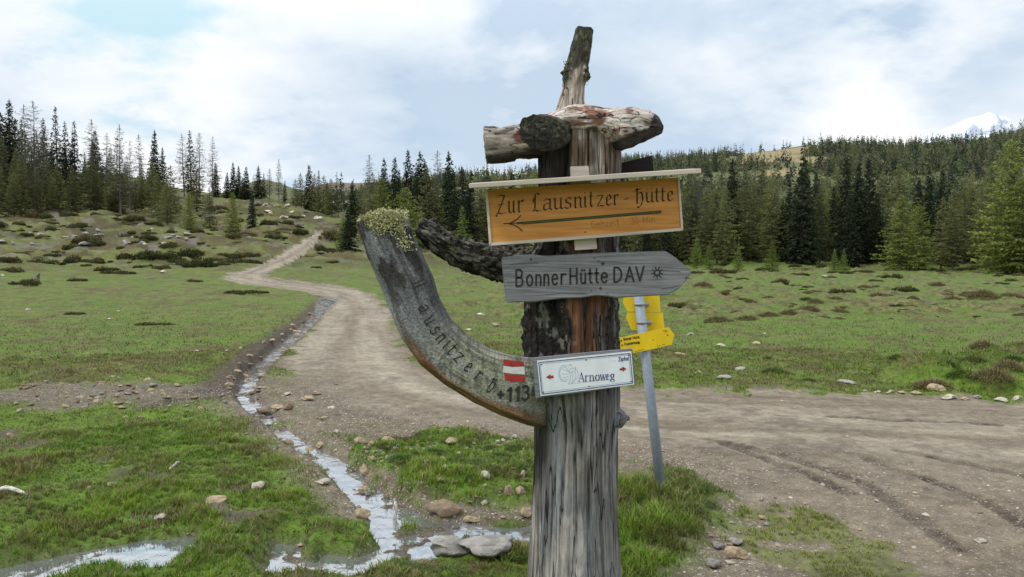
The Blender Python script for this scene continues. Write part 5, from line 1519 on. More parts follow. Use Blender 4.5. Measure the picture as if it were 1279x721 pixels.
def make_tree_meshes(kind, seed):
    r = np.random.default_rng(seed)
    H = 14.0
    crown = Geo(); trunk = Geo()
    lean = r.normal(size=2) * .012
    P_ = dict(spruce=dict(R=.185, lo=.03, step=.36, nb=9, dens=11, droop=.34, l=.34, w=.12, col=(.024, .038, .021), tipc=(.042, .060, .030), pw=.82, tr=(.085, .07, .058)),
              spruce_thin=dict(R=.135, lo=.10, step=.42, nb=8, dens=9, droop=.42, l=.32, w=.10, col=(.018, .028, .018), tipc=(.03, .043, .024), pw=.8, tr=(.08, .068, .058)),
              larch=dict(R=.32, lo=.05, step=.34, nb=10, dens=18, droop=.08, l=.27, w=.085, col=(.185, .22, .058), tipc=(.28, .32, .085), pw=.62, tr=(.10, .082, .065)),
              larch_olive=dict(R=.235, lo=.10, step=.37, nb=9, dens=16, droop=.14, l=.27, w=.080, col=(.135, .150, .055), tipc=(.21, .22, .08), pw=.72, tr=(.13, .115, .10)),
              larch_bare=dict(R=.155, lo=.20, step=.36, nb=8, dens=15, droop=.12, l=.26, w=.034, col=(.080, .078, .056), tipc=(.13, .13, .08), pw=.6, tr=(.15, .14, .128)),
              larch_young=dict(R=.26, lo=.02, step=.42, nb=10, dens=9, droop=.02, l=.34, w=.10, col=(.145, .205, .040), tipc=(.21, .28, .06), pw=.85, tr=(.10, .082, .065)))[kind]
    nseg = 9
    hs = np.linspace(-.5, H * .985, nseg)
    tp = [(lean[0] * h + .05 * math.sin(h * .5 + seed), lean[1] * h, h) for h in hs]
    V, Q = tube_geo(tp, [max(.012, .165 * (1 - max(h, 0) / H) ** .9 * (1.35 if h < .3 else 1)) for h in hs], 8)
    V = np.array(V); tc = np.array(P_['tr']) * (.7 + .6 * vn2(V[:, 2] * 3, V[:, 0] * 20, 3))[:, None]
    trunk.add(V, Q, tc)
    h = P_['lo'] * H
    lumps = r.uniform(.72, 1.15, 9)
    while h < H * .985:
        t = (h - P_['lo'] * H) / (H * (1 - P_['lo']))
        rad = P_['R'] * H * (1 - t) ** P_['pw'] * (min(1, .62 + t * 4)) + .10
        nb = max(4, int(P_['nb'] * (.6 + .4 * (1 - t)) + r.integers(-1, 2)))
        a0 = r.uniform(0, 6.28)
        for k in range(nb):
            if kind.startswith('larch') and r.random() < .12: continue
            an = a0 + 2 * math.pi * k / nb + r.normal() * .22
            lk = lumps[int(an / 6.284 * 9) % 9] * r.uniform(.62, 1.18)
            L = rad * lk
            hh = h + r.normal() * .12
            d = np.array([math.cos(an), math.sin(an), 0.])
            o = np.array([lean[0] * hh, lean[1] * hh, hh])
            dr = P_['droop'] * L * (1 - .75 * t)
            up = (.10 + .5 * t) * L * .55
            ts = np.array([0, .35, .7, 1.0])
            bp = [o + d * L * q + np.array([0, 0, up * q - dr * q ** 1.3 * (1.2 if q < .9 else 1.05)]) for q in ts]
            if L > .5:
                Vb, Qb = tube_geo(bp, [.028 * (1 - q * .8) * (1 if kind[:6] == 'spruce' else 1.05) * min(1, L / 1.6) for q in ts], 3)
                trunk.add(Vb, Qb, np.array(P_['tr']) * .8)
            ns = max(2, int(P_['dens'] * (L / 2.2) ** .8 * r.uniform(.8, 1.2)))
            q = r.uniform(.16, 1.02, ns) ** .8
            bpx = np.array(bp)
            c = np.stack([np.interp(q, ts, bpx[:, i]) for i in range(3)], 1)
            lat = np.array([-d[1], d[0], 0.])
            sg = r.choice([-1, 1], ns)
            wdt = L * .26 * (1 - q * .55) * r.uniform(.1, 1, ns)
            c = c + lat * (sg * wdt)[:, None] + r.normal(size=(ns, 3)) * .05
            if kind.startswith('spruce'): c[:, 2] -= r.uniform(.0, .22, ns)
            ax = d[None] * r.uniform(.3, 1, ns)[:, None] + lat * (sg * r.uniform(.2, .9, ns))[:, None] + np.array([0, 0, 1.]) * r.normal(-.25 if kind[0] == 's' else .05, .3, ns)[:, None]
            sd = np.cross(ax, r.normal(size=(ns, 3)) * .6 + np.array([0, 0, 1.]))
            sz = r.uniform(.7, 1.25, ns) * (1 - .45 * t)
            col = mixc(np.tile(P_['col'], (ns, 1)), np.array(P_['tipc']), np.clip(q * r.uniform(.3, 1.3, ns), 0, 1)) * r.uniform(.72, 1.25, ns)[:, None]
            V, Q, C = diamonds(c, ax, sd, P_['l'] * sz, P_['w'] * sz * r.uniform(.8, 1.3, ns), col)
            crown.add(V, Q, C)
            # a second, crossing spray gives each twig body
            m = r.random(ns) < (.75 if kind[0] == 's' else .45)
            if m.any():
                V, Q, C = diamonds(c[m] + r.normal(size=(m.sum(), 3)) * .08, ax[m] + r.normal(size=(m.sum(), 3)) * .5, np.cross(sd[m], ax[m]), P_['l'] * sz[m] * .8, P_['w'] * sz[m], col[m] * r.uniform(.75, 1.1, (m.sum(), 1)))
                crown.add(V, Q, C)
        h += P_['step'] * r.uniform(.75, 1.2) * (1 - .35 * t)
    # leader
    n = 7; c = np.stack([np.full(n, lean[0] * H), np.full(n, lean[1] * H), np.linspace(H * .94, H, n)], 1)
    V, Q, C = diamonds(c, r.normal(size=(n, 3)) * .4 + [0, 0, 1.], r.normal(size=(n, 3)), np.full(n, .22), np.full(n, .06), np.tile(P_['tipc'], (n, 1)))
    crown.add(V, Q, C)
    return trunk.mesh('trunk', True), crown.mesh('crown'), H

KIND_NAME = dict(spruce='spruce_tree', spruce_thin='spruce_tree', larch='larch_tree', larch_olive='larch_tree', larch_bare='larch_tree', larch_young='larch_tree')
TREEM = {}
for kd, nvar in (('spruce', 4), ('spruce_thin', 3), ('larch', 3), ('larch_olive', 4), ('larch_bare', 4), ('larch_young', 2)):
    TREEM[kd] = [make_tree_meshes(kd, 100 + 17 * i + len(kd)) for i in range(nvar)]
    for a, b, _ in TREEM[kd]:
        a.materials.append(MAT_BARKT); b.materials.append(MAT_LEAF)
TREES = []
trr = np.random.default_rng(77)
def place_tree(kind, px, top, Y, label=None, group=None, wide=None):
    a, b, H = TREEM[kind][trr.integers(len(TREEM[kind]))]
    x = float(P(px, 338, Y)[0]); z = float(ground_z(x, Y)[0]) - .15
    zt = float(P(px, top, Y)[2])
    s = max(.18, (zt - z) / H)
    root = empty(KIND_NAME[kind], (x, Y, z), label, 'tree', group)
    w = s * (wide if wide else trr.uniform(.85, 1.15))
    if s < .5: w *= 1.15
    root.scale = (w, w, s); root.rotation_euler = (0, 0, trr.uniform(0, 6.28))
    link('trunk', a).parent = root
    link('crown', b).parent = root
    TREES.append((root, px, kind, group))
    return root

# named trees, read off the photograph: kind, column, row of the tip, distance
_left = [('spruce', 14, 124, 118), ('larch_bare', 34, 131, 112), ('larch_bare', 47, 128, 105), ('spruce_thin', 74, 134, 122), ('spruce_thin', 85, 152, 128), ('spruce_thin', 95, 151, 125),
         ('larch_bare', 117, 150, 122), ('spruce', 120, 163, 132), ('larch_bare', 133, 166, 124), ('larch_bare', 151, 156, 108), ('larch_bare', 163, 176, 105), ('larch_bare', 177, 168, 118), ('spruce', 193, 162, 135), ('spruce', 204, 184, 138),
         ('larch_olive', 214, 206, 103), ('larch_bare', 231, 168, 142), ('spruce_thin', 240, 163, 145), ('larch_bare', 250, 165, 142), ('larch_bare', 266, 171, 140), ('spruce', 270, 203, 142), ('larch_olive', 246, 212, 110),
         ('larch_olive', 60, 196, 108), ('larch_olive', 22, 186, 106), ('larch_olive', 92, 206, 110), ('larch_olive', 5, 172, 112), ('larch_olive', 138, 212, 112), ('larch_olive', 178, 216, 112), ('spruce', 106, 200, 140), ('larch_olive', 42, 172, 122),
         ('spruce_thin', 108, 190, 142), ('larch_bare', 62, 158, 126), ('spruce', -8, 128, 120), ('larch_olive', -30, 150, 110), ('spruce_thin', 28, 150, 128), ('larch_olive', 158, 205, 125), ('larch_bare', 4, 150, 116), ('larch_olive', 76, 182, 124), ('larch_olive', 122, 200, 122),
         ('spruce', 2, 140, 128), ('larch_olive', 34, 165, 118), ('spruce_thin', 55, 148, 132), ('larch_olive', 190, 205, 126), ('larch_bare', 146, 170, 128), ('spruce', 66, 178, 136)]
for i in range(15):
    _left.append(('larch_olive', -20 + i * 15.5 + (i * 37 % 11), 184 + (i * 53 % 38) + i * .9, 99 + (i * 29 % 14)))
for k, px, top, Y in _left: place_tree(k, px, top, Y, None, 'trees on the left slope')
place_tree('larch', 237, 240, 88, None, 'fresh green larches below the left slope', .62)
place_tree('larch', 292, 240, 84, None, 'fresh green larches below the left slope', .68)
place_tree('spruce', 316, 237, 90, 'small dark spruce standing alone between the green larches and the climbing road', None, .8)
place_tree('larch_olive', 262, 234, 92, None, 'fresh green larches below the left slope', .8)
place_tree('larch_olive', 210, 222, 94, None, 'fresh green larches below the left slope')
_crest = [('spruce', 292, 203, 150), ('spruce', 299, 207, 152), ('spruce', 309, 208, 150), ('spruce', 323, 207, 152), ('spruce_thin', 330, 216, 154), ('larch_bare', 337, 210, 150), ('larch_bare', 349, 199, 148), ('spruce_thin', 356, 226, 150), ('spruce', 284, 215, 148), ('larch_olive', 304, 222, 150), ('larch_bare', 317, 218, 150),
          ('spruce', 386, 206, 140), ('larch_olive', 377, 216, 138), ('larch_olive', 394, 217, 138), ('larch_olive', 404, 219, 135), ('spruce_thin', 398, 213, 142), ('larch_olive', 415, 223, 130), ('larch_olive', 370, 224, 142), ('spruce', 409, 227, 135), ('larch_bare', 423, 230, 130)]
for k, px, top, Y in _crest: place_tree(k, px, top, Y, None, 'trees along the crest behind the climbing road')
_mid = [('larch_bare', 462, 194, 118), ('spruce', 479, 197, 125), ('spruce', 494, 196, 122), ('spruce', 511, 187, 118), ('spruce', 524, 189, 122), ('larch_bare', 548, 188, 125), ('spruce', 564, 189, 108), ('spruce', 578, 209, 112), ('larch', 477, 222, 98), ('larch_olive', 533, 207, 104), ('larch', 508, 234, 92),
        ('spruce', 440, 226, 100), ('larch_olive', 450, 232, 100), ('larch_olive', 545, 215, 104), ('spruce', 556, 212, 112), ('spruce', 590, 214, 112), ('larch_olive', 600, 226, 108), ('spruce', 612, 222, 115), ('larch_olive', 625, 216, 112), ('spruce', 640, 214, 114), ('larch_olive', 655, 220, 110), ('spruce', 520, 214, 108), ('spruce', 498, 212, 110), ('larch_olive', 466, 216, 112), ('spruce', 534, 200, 124), ('spruce', 603, 236, 118), ('spruce', 585, 228, 104), ('spruce', 632, 236, 104), ('spruce', 570, 224, 100)]
for k, px, top, Y in _mid: place_tree(k, px, top, Y, None, 'trees left of the post behind the meadow')
place_tree('larch_young', 578, 257, 82, 'young bright green larch in front of the dark spruces left of the orange sign')
place_tree('spruce', 436, 262, 76, 'squat dark green conifer beside the road where it climbs out of view', None, 1.3)
place_tree('larch_young', 428, 268, 80, 'small bright larch beside the squat dark conifer at the road', None, 1.2)
_right = [('larch_bare', 870, 188, 100), ('spruce', 913, 197, 108), ('larch_olive', 895, 216, 98), ('spruce', 1000, 193, 96), ('spruce', 1055, 196, 102), ('spruce', 1071, 203, 100), ('spruce', 1086, 196, 104), ('larch_olive', 1123, 205, 110), ('spruce', 1176, 211, 104), ('spruce', 1160, 210, 112), ('larch_olive', 1205, 216, 106),
          ('larch', 1127, 243, 88), ('larch', 1147, 256, 90), ('larch', 1258, 174, 86), ('larch_olive', 1236, 205, 94), ('larch', 1278, 225, 84), ('larch_olive', 948, 205, 106), ('larch_olive', 930, 214, 98), ('larch_olive', 968, 222, 100), ('spruce', 962, 238, 112), ('larch_olive', 1024, 226, 98), ('spruce', 1040, 232, 108), ('larch_olive', 1104, 215, 104),
          ('spruce', 895, 240, 110), ('larch_olive', 860, 216, 100), ('spruce', 846, 226, 108), ('larch_olive', 830, 216, 102), ('spruce', 815, 222, 108), ('larch_olive', 800, 218, 104), ('spruce', 782, 224, 108), ('larch_olive', 905, 232, 94), ('spruce', 985, 225, 108), ('spruce', 1020, 215, 112), ('larch_olive', 1190, 235, 94), ('spruce', 1213, 236, 110), ('spruce', 1148, 222, 118),
          ('larch_olive', 1310, 190, 92), ('spruce', 1330, 205, 98), ('larch_olive', 1350, 215, 96), ('spruce', 940, 240, 108), ('larch_olive', 882, 235, 96), ('spruce', 868, 250, 104), ('spruce', 976, 250, 100), ('spruce', 1062, 236, 96), ('spruce', 1094, 240, 98), ('larch_olive', 1072, 214, 114), ('spruce', 920, 256, 98), ('larch_olive', 1045, 212, 116), ('spruce', 1110, 250, 108), ('larch_olive', 1225, 226, 104), ('spruce', 1245, 240, 106), ('spruce', 832, 252, 98), ('spruce', 808, 256, 100), ('larch_olive', 770, 230, 100), ('spruce', 1190, 258, 110), ('spruce', 755, 236, 108), ('larch_olive', 1175, 246, 98), ('spruce', 1012, 245, 102), ('spruce', 1270, 250, 108)]
for k, px, top, Y in _right: place_tree(k, px, top, Y, None, 'trees at the edge of the right meadow', 1.2 if px == 1000 else None)
for px, top, Y, lb in ((965, 301, 74, 'small bright larch sapling on the meadow in front of the tall lone dark spruce'), (886, 304, 78, 'bright sapling at the forest edge below the bare larch'), (870, 296, 82, 'pale young larch just right of the orange sign at the meadow edge'), (1042, 318, 78, 'tiny light green sapling at the meadow edge between dark spruces'), (922, 316, 76, 'low yellow green seedling at the meadow edge'), (1054, 320, 80, 'second tiny sapling beside the dark spruce group')):
    place_tree('larch_young', px, top, Y, lb)
# the deeper ranks of the wood, seen between and above the front row
drr = np.random.default_rng(31)
for i in range(56):
    px = 590 + i * 13.0 + drr.normal() * 4; Y = drr.uniform(122, 185)
    top = np.interp(px, [590, 700, 860, 960, 1100, 1200, 1300, 1400], [226, 228, 236, 250, 246, 236, 220, 208]) + drr.normal() * 10
    place_tree(drr.choice(['spruce', 'larch_olive', 'larch_olive', 'larch', 'larch_olive', 'larch_olive']), px, top, Y, None, 'deeper ranks of the wood right of the post')
for i in range(16):
    px = -60 + i * 17 + drr.normal() * 5; Y = drr.uniform(140, 175)
    top = np.interp(px, [-60, 0, 100, 200, 280], [135, 140, 172, 195, 212]) + abs(drr.normal()) * 9
    place_tree(drr.choice(['spruce', 'larch_bare', 'spruce_thin', 'larch_olive']), px, top, Y, None, 'deeper ranks of the left stand')

# ---- far forest on the ridge: one wood
def far_forest():
    r = np.random.default_rng(9)
    V = []; Q = []; C = []; n = 0
    cnt = 0
    M = 26000
    thv = np.radians(r.uniform(-13, 44, M)); Rv = np.where(r.random(M) < .35, r.uniform(185, 660, M), r.uniform(400, 655, M))
    xv, yv = Rv * np.sin(thv), Rv * np.cos(thv)
    dnv = fbm(xv * .018, yv * .018, 3, 15)
    ok = ~((clearing(xv, yv) > .3) & (r.random(M) < .97)) & (r.random(M) < sst(.38, .62, dnv) * .55 + .05) & ~((thv < math.radians(4)) & (r.random(M) < .6))
    idx = np.nonzero(ok)[0][:4200]
    zv = base(xv, yv)
    for ii in idx:
        x, y, R, dn, z = float(xv[ii]), float(yv[ii]), float(Rv[ii]), float(dnv[ii]), float(zv[ii])
        H = r.uniform(4.5, 10.5) * (1.1 if R < 400 else 1.0)
        dark = r.random() < .42 * (.4 + dn)
        c0 = np.array([.036, .050, .034]) if dark else (np.array([.105, .125, .055]) if r.random() < .7 else np.array([.135, .125, .085]))
        m = 64 if R < 330 else 34
        t = r.random(m) ** 1.35
        an = r.uniform(0, 6.283, m); rad = H * (.17 if dark else .2) * (1 - t) ** .85 * r.uniform(.5, 1.05, m) + .1
        c = np.stack([x + rad * np.cos(an), y + rad * np.sin(an), z + H * (.06 + .92 * t)], 1)
        ax = np.stack([np.cos(an) * .8, np.sin(an) * .8, r.normal(-.5, .5, m)], 1)
        sz = H * .075 * (1.25 - t) * r.uniform(.7, 1.3, m) * (1.0 if m > 40 else 1.35)
        v, q, cc = diamonds(c, ax, r.normal(size=(m, 3)), sz, sz * .55, np.tile(c0, (m, 1)) * r.uniform(.7, 1.3, (m, 1)))
        V.append(v); Q.append(q + n); C.append(cc); n += len(v)
        # stem and tip
        v2 = np.array([[x - .12, y, z - .5], [x + .12, y, z - .5], [x + .03, y + .02, z + H], [x - .03, y - .02, z + H]]); V.append(v2); Q.append(np.array([[0, 1, 2, 3]]) + n); C.append(np.tile(c0 * .9, (4, 1))); n += 4
        cnt += 1
    me = mesh_np('forest', np.vstack(V), quads=np.vstack(Q), cols=np.vstack(C), smooth=False)
    tag(link('forest', me, MAT_LEAF), 'mixed conifer forest covering the far hillside and ridge', 'forest', kind='stuff')
far_forest()

# ------------------------------------------------------------------ shrubs and tussocks
def shrub_mesh(seed, kind):
    r = np.random.default_rng(seed)
    g = Geo()
    n = 1300
    # two or three merged cushions
    cs = [(r.uniform(-.2, .2), 0, r.uniform(.5, .75))] + [(r.uniform(-1.0, 1.0), r.uniform(-.7, .7), r.uniform(.22, .6)) for _ in range(6)]
    k = r.integers(0, len(cs), n)
    cx = np.array([c[0] for c in cs])[k]; cy = np.array([c[1] for c in cs])[k]; cr = np.array([c[2] for c in cs])[k]
    an = r.uniform(0, 6.283, n); el = np.arcsin(r.uniform(0, 1, n)); rr_ = r.uniform(.72, 1.08, n)
    p = np.stack([cx + cr * rr_ * np.cos(an) * np.cos(el), cy + cr * rr_ * np.sin(an) * np.cos(el), (cr * .3 + .35 * cr * cr) * 1.15 * rr_ * np.sin(el) + r.uniform(-.06, .04, n)], 1)
    out = np.stack([np.cos(an) * np.cos(el), np.sin(an) * np.cos(el), np.sin(el) + .45], 1) + r.normal(size=(n, 3)) * .5
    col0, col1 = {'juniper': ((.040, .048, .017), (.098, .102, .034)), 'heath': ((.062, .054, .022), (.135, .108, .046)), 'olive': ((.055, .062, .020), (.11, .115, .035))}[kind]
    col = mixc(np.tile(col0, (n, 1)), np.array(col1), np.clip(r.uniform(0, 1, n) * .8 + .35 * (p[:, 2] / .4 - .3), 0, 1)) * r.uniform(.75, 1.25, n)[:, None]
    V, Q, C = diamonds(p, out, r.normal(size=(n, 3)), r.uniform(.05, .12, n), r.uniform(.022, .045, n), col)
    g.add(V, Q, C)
    return g.mesh('shrub')
SHR = {k: [shrub_mesh(5 + 7 * i + len(k), k) for i in range(6)] for k in ('juniper', 'heath', 'olive')}
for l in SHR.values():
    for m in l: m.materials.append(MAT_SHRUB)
def tussock_mesh(seed, cols, n=700, h=.42, spread=.5):
    r = np.random.default_rng(seed)
    an = r.uniform(0, 6.283, n); q = np.sqrt(r.uniform(0, 1, n))
    b = np.stack([np.cos(an) * q * spread, np.sin(an) * q * spread, (1 - q ** 2) * h * .35 - .05], 1)
    an2 = an + r.normal(size=n) * .6
    le = h * r.uniform(.45, 1.0, n)
    d = np.stack([np.cos(an2) * (.25 + .75 * q), np.sin(an2) * (.25 + .75 * q), r.uniform(.45, 1.1, n)], 1)
    d /= np.linalg.norm(d, axis=1)[:, None]
    le = le * .8; m_ = b + d * le[:, None] * .55
    t_ = m_ + (d + np.array([0, 0, -.75])) * le[:, None] * .42
    s = np.stack([-np.sin(an2), np.cos(an2), 0 * an2], 1) * (r.uniform(.004, .008, n) * (h / .3))[:, None]
    V = np.stack([b - s, b + s, m_ + s * .8, m_ - s * .8, t_ + s * .2, t_ - s * .2], 1).reshape(-1, 3)
    i = np.arange(n)[:, None] * 6
    Q = np.concatenate([i + [0, 1, 2, 3], i + [3, 2, 4, 5]])
    c = np.array(cols)[r.integers(0, len(cols), n)] * r.uniform(.7, 1.25, (n, 1))
    return mesh_np('grass_tussock', V, quads=Q, cols=np.repeat(c, 6, 0), smooth=False)
TUS = {'dry': [tussock_mesh(3, [(.28, .225, .12), (.21, .17, .085), (.13, .125, .045)]), tussock_mesh(4, [(.25, .195, .10), (.18, .145, .065)])],
       'green': [tussock_mesh(6, [(.085, .15, .022), (.11, .16, .03), (.16, .14, .06)]), tussock_mesh(7, [(.065, .12, .018), (.09, .14, .026)])]}
for l in TUS.values():
    for m in l: m.materials.append(MAT_GRASS)
SCAT = []
srr = np.random.default_rng(19)
def put(meshes, name, px, py, wpx, label, cat, group, flat=1.0, sink=.02, base_w=2.0):
    h = hit(px, py)
    z = float(ground_z(h[0], h[1])[0])
    s = wpx * h[1] / F / base_w
    o = link(name, meshes[srr.integers(len(meshes))])
    o.location = (h[0], h[1], z - sink * s); o.scale = (s, s * srr.uniform(.7, 1.0), s * flat * srr.uniform(1.0, 1.5)); o.rotation_euler = (0, 0, srr.choice([0, math.pi]) + srr.uniform(-.7, .7) if base_w == 2.0 else srr.uniform(0, 6.28))
    tag(o, label, cat, group)
    SCAT.append((o, px, group))
    return o
G1 = 'low shrubs on the left meadow and slope'
for px, py, w, k, fl in ((37, 356, 40, 'juniper', .9), (65, 320, 20, 'juniper', 1), (186, 304, 22, 'juniper', 1), (155, 298, 34, 'juniper', .9), (236, 316, 42, 'juniper', 1), (250, 334, 44, 'juniper', .9), (183, 323, 52, 'juniper', .8), (227, 328, 34, 'juniper', .9), (122, 300, 30, 'juniper', .9), (58, 272, 26, 'olive', .9), (94, 351, 28, 'heath', .7), (297, 368, 16, 'juniper', 1),
                          (265, 322, 30, 'olive', .9), (280, 331, 26, 'juniper', .9), (310, 366, 46, 'olive', .5), (90, 393, 30, 'olive', .45), (183, 406, 46, 'heath', .4), (12, 330, 30, 'heath', .9), (20, 340, 36, 'heath', .7), (130, 336, 36, 'olive', .6), (110, 330, 30, 'heath', .7), (150, 342, 40, 'heath', .5), (205, 337, 26, 'heath', .8), (212, 312, 30, 'juniper', .9), (320, 330, 24, 'heath', .8), (240, 352, 26, 'heath', .5), (330, 304, 18, 'juniper', 1), (350, 297, 18, 'juniper', 1), (372, 288, 15, 'juniper', 1), (345, 284, 16, 'juniper', 1), (312, 318, 20, 'olive', 1), (420, 318, 16, 'juniper', 1), (395, 333, 12, 'juniper', 1.3), (418, 330, 22, 'heath', .7), (440, 315, 18, 'olive', 1), (460, 308, 20, 'juniper', 1), (478, 318, 16, 'heath', .9), (430, 300, 14, 'juniper', 1.2)):
    put(SHR[k], 'shrub', px, py, w, None, 'shrub', G1, fl)
G2 = 'small heath bushes scattered over the left slope'
for i in range(230):
    px = srr.uniform(-40, 430); lo = np.interp(px, [-40, 200, 300, 430], [326, 338, 330, 318]); py = srr.uniform(np.interp(px, [-40, 200, 330, 430], [262, 268, 256, 275]), lo)
    if 275 < px < 420 and abs(py - np.interp(px, [280, 330, 380, 410], [345, 332, 304, 288])) < 9: continue
    w_ = 7 + 26 * srr.random() ** 2.2
    if i % 5 == 4: put(TUS['dry'], 'grass_tussock', px, py, w_ * .9, 'small tan grass tussock among many scattered over the left slope', 'grass tussock', 'tan tussocks of the left slope', .45, .0, 1.15)
    else: put(SHR[['juniper', 'heath', 'olive', 'olive'][i % 4]], 'shrub', px, py, w_ * (1.1 if py > 300 else .8), None, 'shrub', G2, srr.uniform(.7, 1.5))
G3 = 'low bushes on the right meadow'
for px, py, w, k, fl in ((977, 356, 32, 'olive', .9), (1051, 366, 30, 'juniper', .8), (1135, 364, 34, 'olive', .7), (847, 385, 24, 'juniper', 1.2), (902, 342, 26, 'heath', .8), (953, 338, 26, 'juniper', .8), (1118, 348, 26, 'olive', 1), (1027, 335, 14, 'juniper', 1.6), (1240, 336, 30, 'juniper', 1), (1212, 338, 24, 'juniper', .9), (870, 342, 22, 'heath', .8), (1000, 344, 22, 'heath', .8), (1080, 341, 24, 'heath', .8), (1165, 338, 22, 'juniper', .9), (1262, 352, 22, 'olive', .8), (930, 350, 18, 'olive', .8), (1090, 352, 18, 'heath', .8), (992, 333, 18, 'juniper', 1.1), (905, 331, 20, 'juniper', 1.2), (940, 330, 24, 'juniper', 1.1), (1130, 331, 26, 'juniper', 1.3), (1185, 333, 22, 'olive', 1.2)):
    put(SHR[k], 'shrub', px, py, w, None, 'shrub', G3, fl)
G4 = 'dry grass hummocks on the right meadow'
for px, py, w in ((878, 360, 26), (898, 403, 40), (935, 400, 38), (960, 395, 34), (985, 393, 32), (1010, 390, 30), (1048, 390, 26), (1096, 371, 26), (1228, 374, 44), (1210, 372, 30), (1262, 374, 40), (920, 392, 26), (1018, 380, 24), (1190, 376, 30), (935, 378, 22), (1080, 360, 20), (1170, 358, 26), (908, 368, 22), (960, 372, 18), (1140, 378, 18)):
    put(TUS['dry'], 'grass_tussock', px, py, w, None, 'grass tussock', G4, .75, .0, 1.15)
G8 = 'small hummocks scattered over the right meadow'
for i in range(95):
    px = srr.uniform(780, 1290); py = 334 + 66 * srr.random() ** 1.5
    k = i % 5
    if k < 3: put(TUS['dry'], 'grass_tussock', px, py, srr.uniform(10, 26), 'small tan grass hummock among many scattered over the right meadow', 'grass tussock', G8, .5, .0, 1.15)
    else: put(SHR['olive' if k == 3 else 'heath'], 'shrub', px, py, srr.uniform(8, 20), 'small heath bush among the grass hummocks of the right meadow', 'shrub', 'small heath bushes of the right meadow', .8)
G5 = 'grass tussocks on the bank beyond the road'
for px, py, w, k in ((1166, 487, 46, 'dry'), (1150, 484, 30, 'dry'), (1240, 490, 52, 'dry'), (1215, 470, 34, 'green'), (967, 468, 36, 'green'), (1190, 462, 34, 'dry'), (1265, 470, 40, 'green'), (1228, 452, 34, 'dry'), (1180, 478, 36, 'green'), (1258, 486, 40, 'dry'), (1010, 477, 22, 'green'), (1120, 470, 24, 'green'), (1200, 486, 36, 'green'), (1275, 452, 30, 'green'), (960, 447, 20, 'green')):
    put(TUS[k], 'grass_tussock', px, py, w, None, 'grass tussock', G5, .95, .0, 1.1)
G6 = 'long grass tussocks round the foot of the posts'
for px, py, w, k in ((800, 700, 70, 'dry'), (785, 640, 50, 'green'), (810, 690, 60, 'dry'), (795, 668, 60, 'green'), (845, 610, 46, 'green'), (870, 625, 50, 'green'), (880, 640, 44, 'green'), (815, 620, 44, 'dry'), (858, 652, 50, 'green'), (790, 618, 40, 'dry'), (830, 664, 46, 'green'), (846, 634, 40, 'green'), (640, 700, 60, 'green'), (610, 714, 60, 'dry'), (560, 716, 70, 'green'), (530, 712, 60, 'dry'), (655, 690, 46, 'dry'), (585, 706, 44, 'green'), (800, 600, 36, 'green'), (826, 598, 36, 'green'), (856, 592, 30, 'green'), (500, 716, 50, 'green')):
    put(TUS[k], 'grass_tussock', px, py, w, None, 'grass tussock', G6, .30, .0, 1.3)
G7 = 'green grass clumps between road and stream'
for px, py, w in ((503, 585, 40), (520, 578, 36), (540, 572, 36), (566, 550, 34), (598, 590, 40), (580, 602, 40), (624, 580, 34), (650, 596, 36), (595, 610, 36), (560, 558, 26), (645, 570, 26), (655, 618, 30), (540, 590, 26), (488, 570, 24), (612, 568, 24)):
    put(TUS['green'], 'grass_tussock', px, py, w, None, 'grass clump', G7, .5, .0, 1.15)

# ------------------------------------------------------------------ stones
def rock_mesh(seed, col, flat=.6, sub=3):
    import bmesh
    r = np.random.default_rng(seed)
    bm = bmesh.new(); bmesh.ops.create_icosphere(bm, subdivisions=4, radius=.5)
    V = np.array([v.co[:] for v in bm.verts]); Fq = [[v.index for v in f.verts] for f in bm.faces]; bm.free()
    # chip planes make faceted, slabby stones
    for _ in range(14):
        n = r.normal(size=3); n /= np.linalg.norm(n); d = r.uniform(.22, .42)
        k = V @ n; V = V - np.maximum(k - d, 0)[:, None] * n * .8
    V[:, 2] *= flat; V[:, 1] *= r.uniform(.65, .95)
    V += (np.stack([fbm(V[:, 0] * 5 + 3 * k, V[:, 1] * 5 + V[:, 2] * 6, 4, seed + k) for k in range(3)], 1) - .5) * .12
    V[:, 2] -= V[:, 2].min() + .12 * flat
    c = np.tile(col, (len(V), 1)) * (.65 + .7 * fbm(V[:, 0] * 9, V[:, 1] * 9 + V[:, 2] * 7, 4, seed + 9))[:, None]
    c = mixc(c, np.array([.12, .11, .09]), sst(.56, .7, fbm(V[:, 0] * 6 + 8, V[:, 2] * 8 + V[:, 1] * 4, 3, seed)) * .45)
    me = mesh_np('stone', V, tris=np.array(Fq), cols=c, smooth=True)
    me.materials.append(MAT_ROCK)
    return me
TAN = (.44, .34, .22); PALEST = (.52, .47, .38); GREYST = (.34, .32, .29); BROWN = (.26, .19, .125)
ROCKS = {k: [rock_mesh(50 + 11 * i + j * 3, c, f) for i, f in enumerate((.5, .62, .75, .38))] for j, (k, c) in enumerate((('tan', TAN), ('pale', PALEST), ('grey', GREYST), ('brown', BROWN)))}
